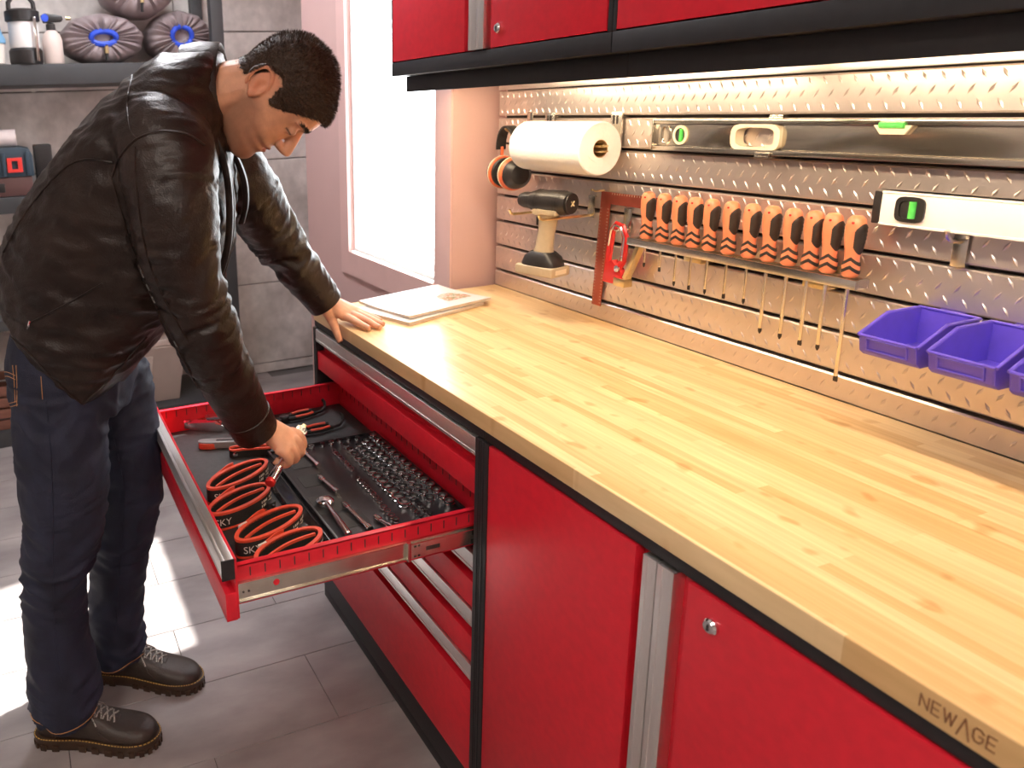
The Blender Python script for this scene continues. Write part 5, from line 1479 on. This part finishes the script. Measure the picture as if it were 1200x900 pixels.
# ---- bagged wheels
BAG = mat('grey_mauve_nylon', (.26, .21, .215), .45, var=.10, scale=10, bump=.2, bscale=60)
CORD = mat('blue_cord', (.02, .07, .55), .5, var=.2, scale=60)
def wheel_bag(px, py, rx_, rz_, label, ring, xo_=.03, kd=1.):
    c = at(px, py, 0, XF - xo_); dep = .30
    t = thing('wheel_bag', label, 'wheel bag', (c.x - dep / 2, c.y, c.z - rz_), group='bagged wheels on the top shelf')
    R = []; n = 72
    for (f, xo) in ((.16, -.030), (.28, -.014), (.42, -.004), (.60, .0), (.78, -.010), (.92, -.035), (1.0, -.08), (1.01, -.16), (1.0, -.22), (.93, -.265), (.78, -.29), (.5, -.30), (.1, -.30)):
        ring_ = []; xo = xo * kd
        for j in range(n):
            a = 2 * math.pi * j / n
            pl = .010 * math.sin(a * 24 + 1.3 * math.sin(a * 5)) + .006 * math.sin(a * 13 + .7)
            k = 1 - abs(xo) / .3 if xo > -.12 else .1
            rr = 1 + .018 * math.sin(a * 9) * (f > .5)
            z = math.sin(a)
            zz = z * rz_ * f * rr
            if zz < -rz_ * .985: zz = -rz_ * .985
            ring_.append((c.x + xo + pl * k * min(1, f * 1.6), c.y + math.cos(a) * rx_ * f * rr, c.z + zz))
        R.append(ring_)
    MB().rings(R).build('cover', BAG, t, smooth=60)
    P = [(c.x - .012 + .006 * math.sin(3 * a), c.y + math.cos(a) * rx_ * .30, c.z + math.sin(a) * rz_ * .26 * ring) for a in [2 * math.pi * j / 28 for j in range(28)]]
    MB().tube(P, .0125, 8, closed=True).build('drawcord', CORD, t)
    MB().tube([(c.x + .002, c.y + rx_ * .05, c.z - rz_ * .3), (c.x + .012, c.y + rx_ * .03, c.z - rz_ * .55), (c.x + .004, c.y + rx_ * .02, c.z - rz_ * .9)], .007, 6).build('cord_end', RUBBER, t)
    MB().lathe([(.009, 0), (.009, .03)], (c.x + .010, c.y + rx_ * .03, c.z - rz_ * .62), (0, 0, 1), 10).build('toggle', BRASS, t)
ppm = CF / (CAM - at(120, 45, 0, XF)).length
rz1 = at(122, 44, 0, XF - .03).z - s1t - .0005
wheel_bag(122, 44, .185, rz1, 'grey bagged wheel with a dark blue drawcord, beside the bottles', 1.)
c2 = at(216, 44, 0, XF - .03)
wheel_bag(214, 42, .155, at(214, 42, 0, XF - .075).z - s1t - .0005, 'grey bagged wheel with a bright blue open drawcord ring', 1.4, .075, .95)
zt_ = at(163, -4, 0, XF - .03).z
wheel_bag(163, -20, .17, .135, 'grey bagged wheel lying on top of two others', .8)
# ---- jars and bottles on the top shelf
q = at(28, 40, 0, XF - .06)
t = thing('lantern', 'black and white camping lantern with carrying handle on the top shelf', 'lantern', (q.x, q.y, s1t + .0005))
L_ = MB(); hz = s1t + .001
def zpx(py, x=XF - .06): return at(28, py, 0, x).z
MB().lathe([(.066, 0), (.070, .01), (.070, zpx(60) - hz), (.062, zpx(57) - hz)], (q.x, q.y, hz), n=24).build('base', BLKPL, t)
MB().lathe([(.062, zpx(57) - hz + .0005), (.064, zpx(55) - hz), (.062, zpx(28) - hz), (.06, zpx(26.5) - hz)], (q.x, q.y, hz), n=24).build('diffuser', mat('frosted_white', (.78, .76, .74), .4, var=.03), t)
MB().lathe([(.062, zpx(26.5) - hz + .0005), (.072, zpx(25) - hz), (.072, zpx(14) - hz), (.05, zpx(11) - hz), (.02, zpx(10) - hz)], (q.x, q.y, hz), n=24).build('cap', BLKPL, t)
zc_ = zpx(12)
MB().tube([(q.x, q.y - .052, zc_ - .02), (q.x, q.y - .050, zc_ + .03), (q.x, q.y - .03, zc_ + .055), (q.x, q.y + .03, zc_ + .055), (q.x, q.y + .050, zc_ + .03), (q.x, q.y + .052, zc_ - .02)], .010, 8).build('handle', BLKPL, t)
MB().box(q.x + .066, q.x + .074, q.y + .040, q.y + .052, hz + .01, zpx(22)).build('side_post', CHROME, t, bevel=.002)
q = at(62, 56, 0, XF - .05)
t = thing('spray_bottle', 'small pale spray bottle with black nozzle between lantern and wheel bag', 'bottle', (q.x, q.y, s1t + .0005))
MB().lathe([(.040, 0), (.043, .006), (.043, .10), (.034, .125), (.018, .14)], (q.x, q.y, hz), n=20).build('body', mat('pale_beige_plastic', (.62, .52, .47), .45, var=.05), t)
MB().lathe([(.020, .14), (.020, .165), (.012, .17)], (q.x, q.y, hz), n=16).build('collar', BLKPL, t)
MB().prism([(-.03, .17), (.045, .175), (.055, .185), (.05, .20), (-.02, .21), (-.04, .20)], (q.x + .012, q.y, hz), (0, 1, 0), (0, 0, 1), (-.024, 0, 0)).build('nozzle_head', BLKPL, t, bevel=.004)
MB().lathe([(.016, 0), (.016, .01)], (q.x + .013, q.y - .022, hz + .19), (1, 0, 0), 14).build('blue_dial', CORD, t)
MB().lathe([(.009, 0), (.007, .02)], (q.x, q.y + .066, hz + .19), (0, 1, 0), 12).build('tip', BRASS, t)
q = at(3, 50, 0, XF - .05)
t = thing('paint_tin', 'white tub with pale blue lid beside the lantern', 'tub', (q.x, q.y, s1t + .0005))
zl = at(3, 52, 0, XF - .05).z - hz
MB().lathe([(.045, 0), (.052, .005), (.058, zl), (.055, zl + .002)], (q.x, q.y - .05, hz), n=22).build('body', mat('white_tub', (.74, .68, .62), .5, var=.03), t)
MB().lathe([(.064, zl + .0025), (.064, zl + .02), (.050, zl + .05), (.040, zl + .125), (.03, zl + .128)], (q.x, q.y - .05, hz), n=22).build('lid', mat('pale_blue_plastic', (.16, .34, .52), .45, var=.05), t)
# ---- tool case on the middle shelf
def yy(px, x): return at(px, 190, 0, x).y
xk = XF - .05
def box_t(name, label, cat, x0, x1, y0, y1, z0, z1, m, bevel=.006):
    t = thing(name, label, cat, ((x0 + x1) / 2, (y0 + y1) / 2, z0)); MB().box(x0, x1, y0, y1, z0, z1).build('body', m, t, bevel=bevel); return t
BROWN = mat('red_brown_case', (.11, .05, .045), .5, var=.12)
NAVY = mat('dark_blue_case', (.035, .06, .085), .42, var=.1)
zc0 = at(10, 208, 0, xk).z
b = box_t('flat_case', 'flat red-brown case under the dark blue tool case', 'case', xk - .25, xk, -1.02, yy(36, xk), s2t + .0005, zc0 - .001, BROWN)
MB().box(xk, xk + .006, -.86, -.80, s2t + .02, s2t + .06).build('latch', BLKPL, b, bevel=.002)
zc1 = at(10, 173, 0, xk).z
t = thing('tool_case', 'dark blue plastic tool case with a square red latch', 'case', (xk - .12, -.85, zc0))
ya, yb = yy(-14, xk), yy(39, xk)
m = MB(); m.prism([(ya, zc0), (yb, zc0), (yb, zc0 + .09), (yb - .012, zc1 - .01), (yb - .05, zc1), (ya + .05, zc1), (ya + .012, zc1 - .01), (ya, zc0 + .09)], (xk - .24, 0, 0), (0, 1, 0), (0, 0, 1), (.24, 0, 0)); m.build('body', NAVY, t, bevel=.006)
for px in (5, 33): MB().box(xk + .0003, xk + .012, yy(px, xk) - .010, yy(px, xk) + .006, zc0 + .004, zc1 - .02).build('rib', NAVY, t, bevel=.003)
ly0, ly1 = yy(8, xk), yy(26, xk); lz0, lz1 = at(16, 202, 0, xk).z, at(16, 185, 0, xk).z
m = MB(); R = []
o1 = [(ly0, lz0), (ly1, lz0), (ly1, lz1), (ly0, lz1)]; dy = (ly1 - ly0) * .3; i1 = [(ly0 + dy, lz0 + dy * .7), (ly1 - dy, lz0 + dy * .7), (ly1 - dy, lz1 - dy * .7), (ly0 + dy, lz1 - dy * .7)]
R = [[(x_, p[0], p[1]) for p in o] for o, x_ in ((o1, xk + .0005), (o1, xk + .014), (i1, xk + .014), (i1, xk + .0005))]
m.rings(R, cap=False, closed=True); m.build('latch', mat('red_latch', (.80, .05, .04), .4, var=.05), t, bevel=.002)
q = at(6, 162, 0, xk - .08)
t = thing('paper_roll', 'small white roll lying on the dark blue tool case', 'roll', (q.x, q.y, zc1))
rr = max(.03, (at(6, 152, 0, xk - .08).z - zc1) / 2)
MB().lathe([(.015, 0), (rr, 0), (rr, .13), (.015, .13)], (q.x, yy(-14, xk - .08), zc1 + rr + .0008), (0, 1, 0), 24).build('paper', mat('pinkish_white_roll', (.74, .64, .62), .7, var=.04), t)
MB().lathe([(.0145, -.001), (.0145, .131)], (q.x, yy(-14, xk - .08), zc1 + rr + .0008), (0, 1, 0), 14).build('core', CARD, t)
box_t('black_box', 'small black box with a pale edge behind the tool case', 'box', xk - .30, xk - .16, yy(41, xk - .16), yy(62, xk - .16), s2t + .0005, at(46, 170, 0, xk - .16).z, BLKPL)
# ---- orange machine and storage tub lower down
q = at(254, 340, 0, XF - .05)
t = thing('cable_reel', 'orange cable reel on the shelf behind the leather sleeve', 'cable reel', (q.x - .05, q.y - .08, .6105))
cz_ = .6105 + .125
MB().lathe([(.125, 0), (.125, .012), (.06, .013), (.06, .087), (.125, .088), (.125, .10)], (q.x - .10, q.y - .09, cz_ + .0005), (1, 0, 0), 32).build('drum', mat('orange_reel_plastic', (.78, .13, .04), .4, var=.06), t)
MB().lathe([(.062, .0135), (.10, .014), (.105, .05), (.10, .086), (.062, .0865)], (q.x - .10, q.y - .09, cz_ + .0005), (1, 0, 0), 28, cap=False).build('cable', RUBBER, t)
MB().lathe([(.03, .1005), (.028, .115), (.01, .118)], (q.x - .10, q.y - .09, cz_ + .0005), (1, 0, 0), 18).build('hub', RUBBER, t)
xb_ = XF - .04
TOTE = mat('beige_grey_plastic', (.46, .38, .34), .5, var=.05)
y0, y1 = at(120, 440, 0, xb_).y, at(221, 440, 0, xb_).y; zt2 = at(200, 396, 0, xb_).z; z0_ = .0755
t = thing('storage_tub', 'beige plastic storage tub with lid on the bottom shelf', 'storage tub', (xb_ - .15, (y0 + y1) / 2, z0_))
R = []
for (z, k, m_) in ((z0_ + .0005, .045, 0), (zt2 - .05, .006, 0), (zt2 - .049, -.004, 0), (zt2 - .035, -.004, 0)):
    R.append([(xb_ - .30 + k, y0 + k, z), (xb_ - k, y0 + k, z), (xb_ - k, y1 - k, z), (xb_ - .30 + k, y1 - k, z)])
MB().rings(R).build('tub', TOTE, t, bevel=.008)
MB().box(xb_ - .308, xb_ + .008, y0 - .008, y1 + .008, zt2 - .0345, zt2).build('lid', TOTE, t, bevel=.008)
yp0, yp1 = y0 + .05, y1 - (y1 - y0) * .40
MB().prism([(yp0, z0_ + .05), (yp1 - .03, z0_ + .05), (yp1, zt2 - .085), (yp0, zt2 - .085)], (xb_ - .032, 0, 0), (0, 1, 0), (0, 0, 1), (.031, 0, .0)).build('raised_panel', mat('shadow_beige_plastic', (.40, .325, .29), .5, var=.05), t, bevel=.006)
# crate at the far left
yc = at(3, 495, 0, XF - .03).y
t = thing('slatted_crate', 'reddish wooden slatted crate on the bottom shelf', 'crate', (XF - .15, yc - .1, .0755))
CRW = mat('reddish_wood', (.19, .075, .05), .6, var=.2, scale=14, stretch=(1, 1, 8))
for i in range(4): MB().box(XF - .05, XF - .035, yc - .25, yc + .09, .078 + i * .055, .122 + i * .055).build('slat', CRW, t, bevel=.002)
for i in range(4): MB().box(XF - .30, XF - .285, yc - .25, yc + .09, .078 + i * .055, .122 + i * .055).build('slat', CRW, t, bevel=.002)
for y_ in (yc - .25, yc + .07): MB().box(XF - .2845, XF - .0505, y_, y_ + .02, .0765, .30).build('end_board', CRW, t, bevel=.002)
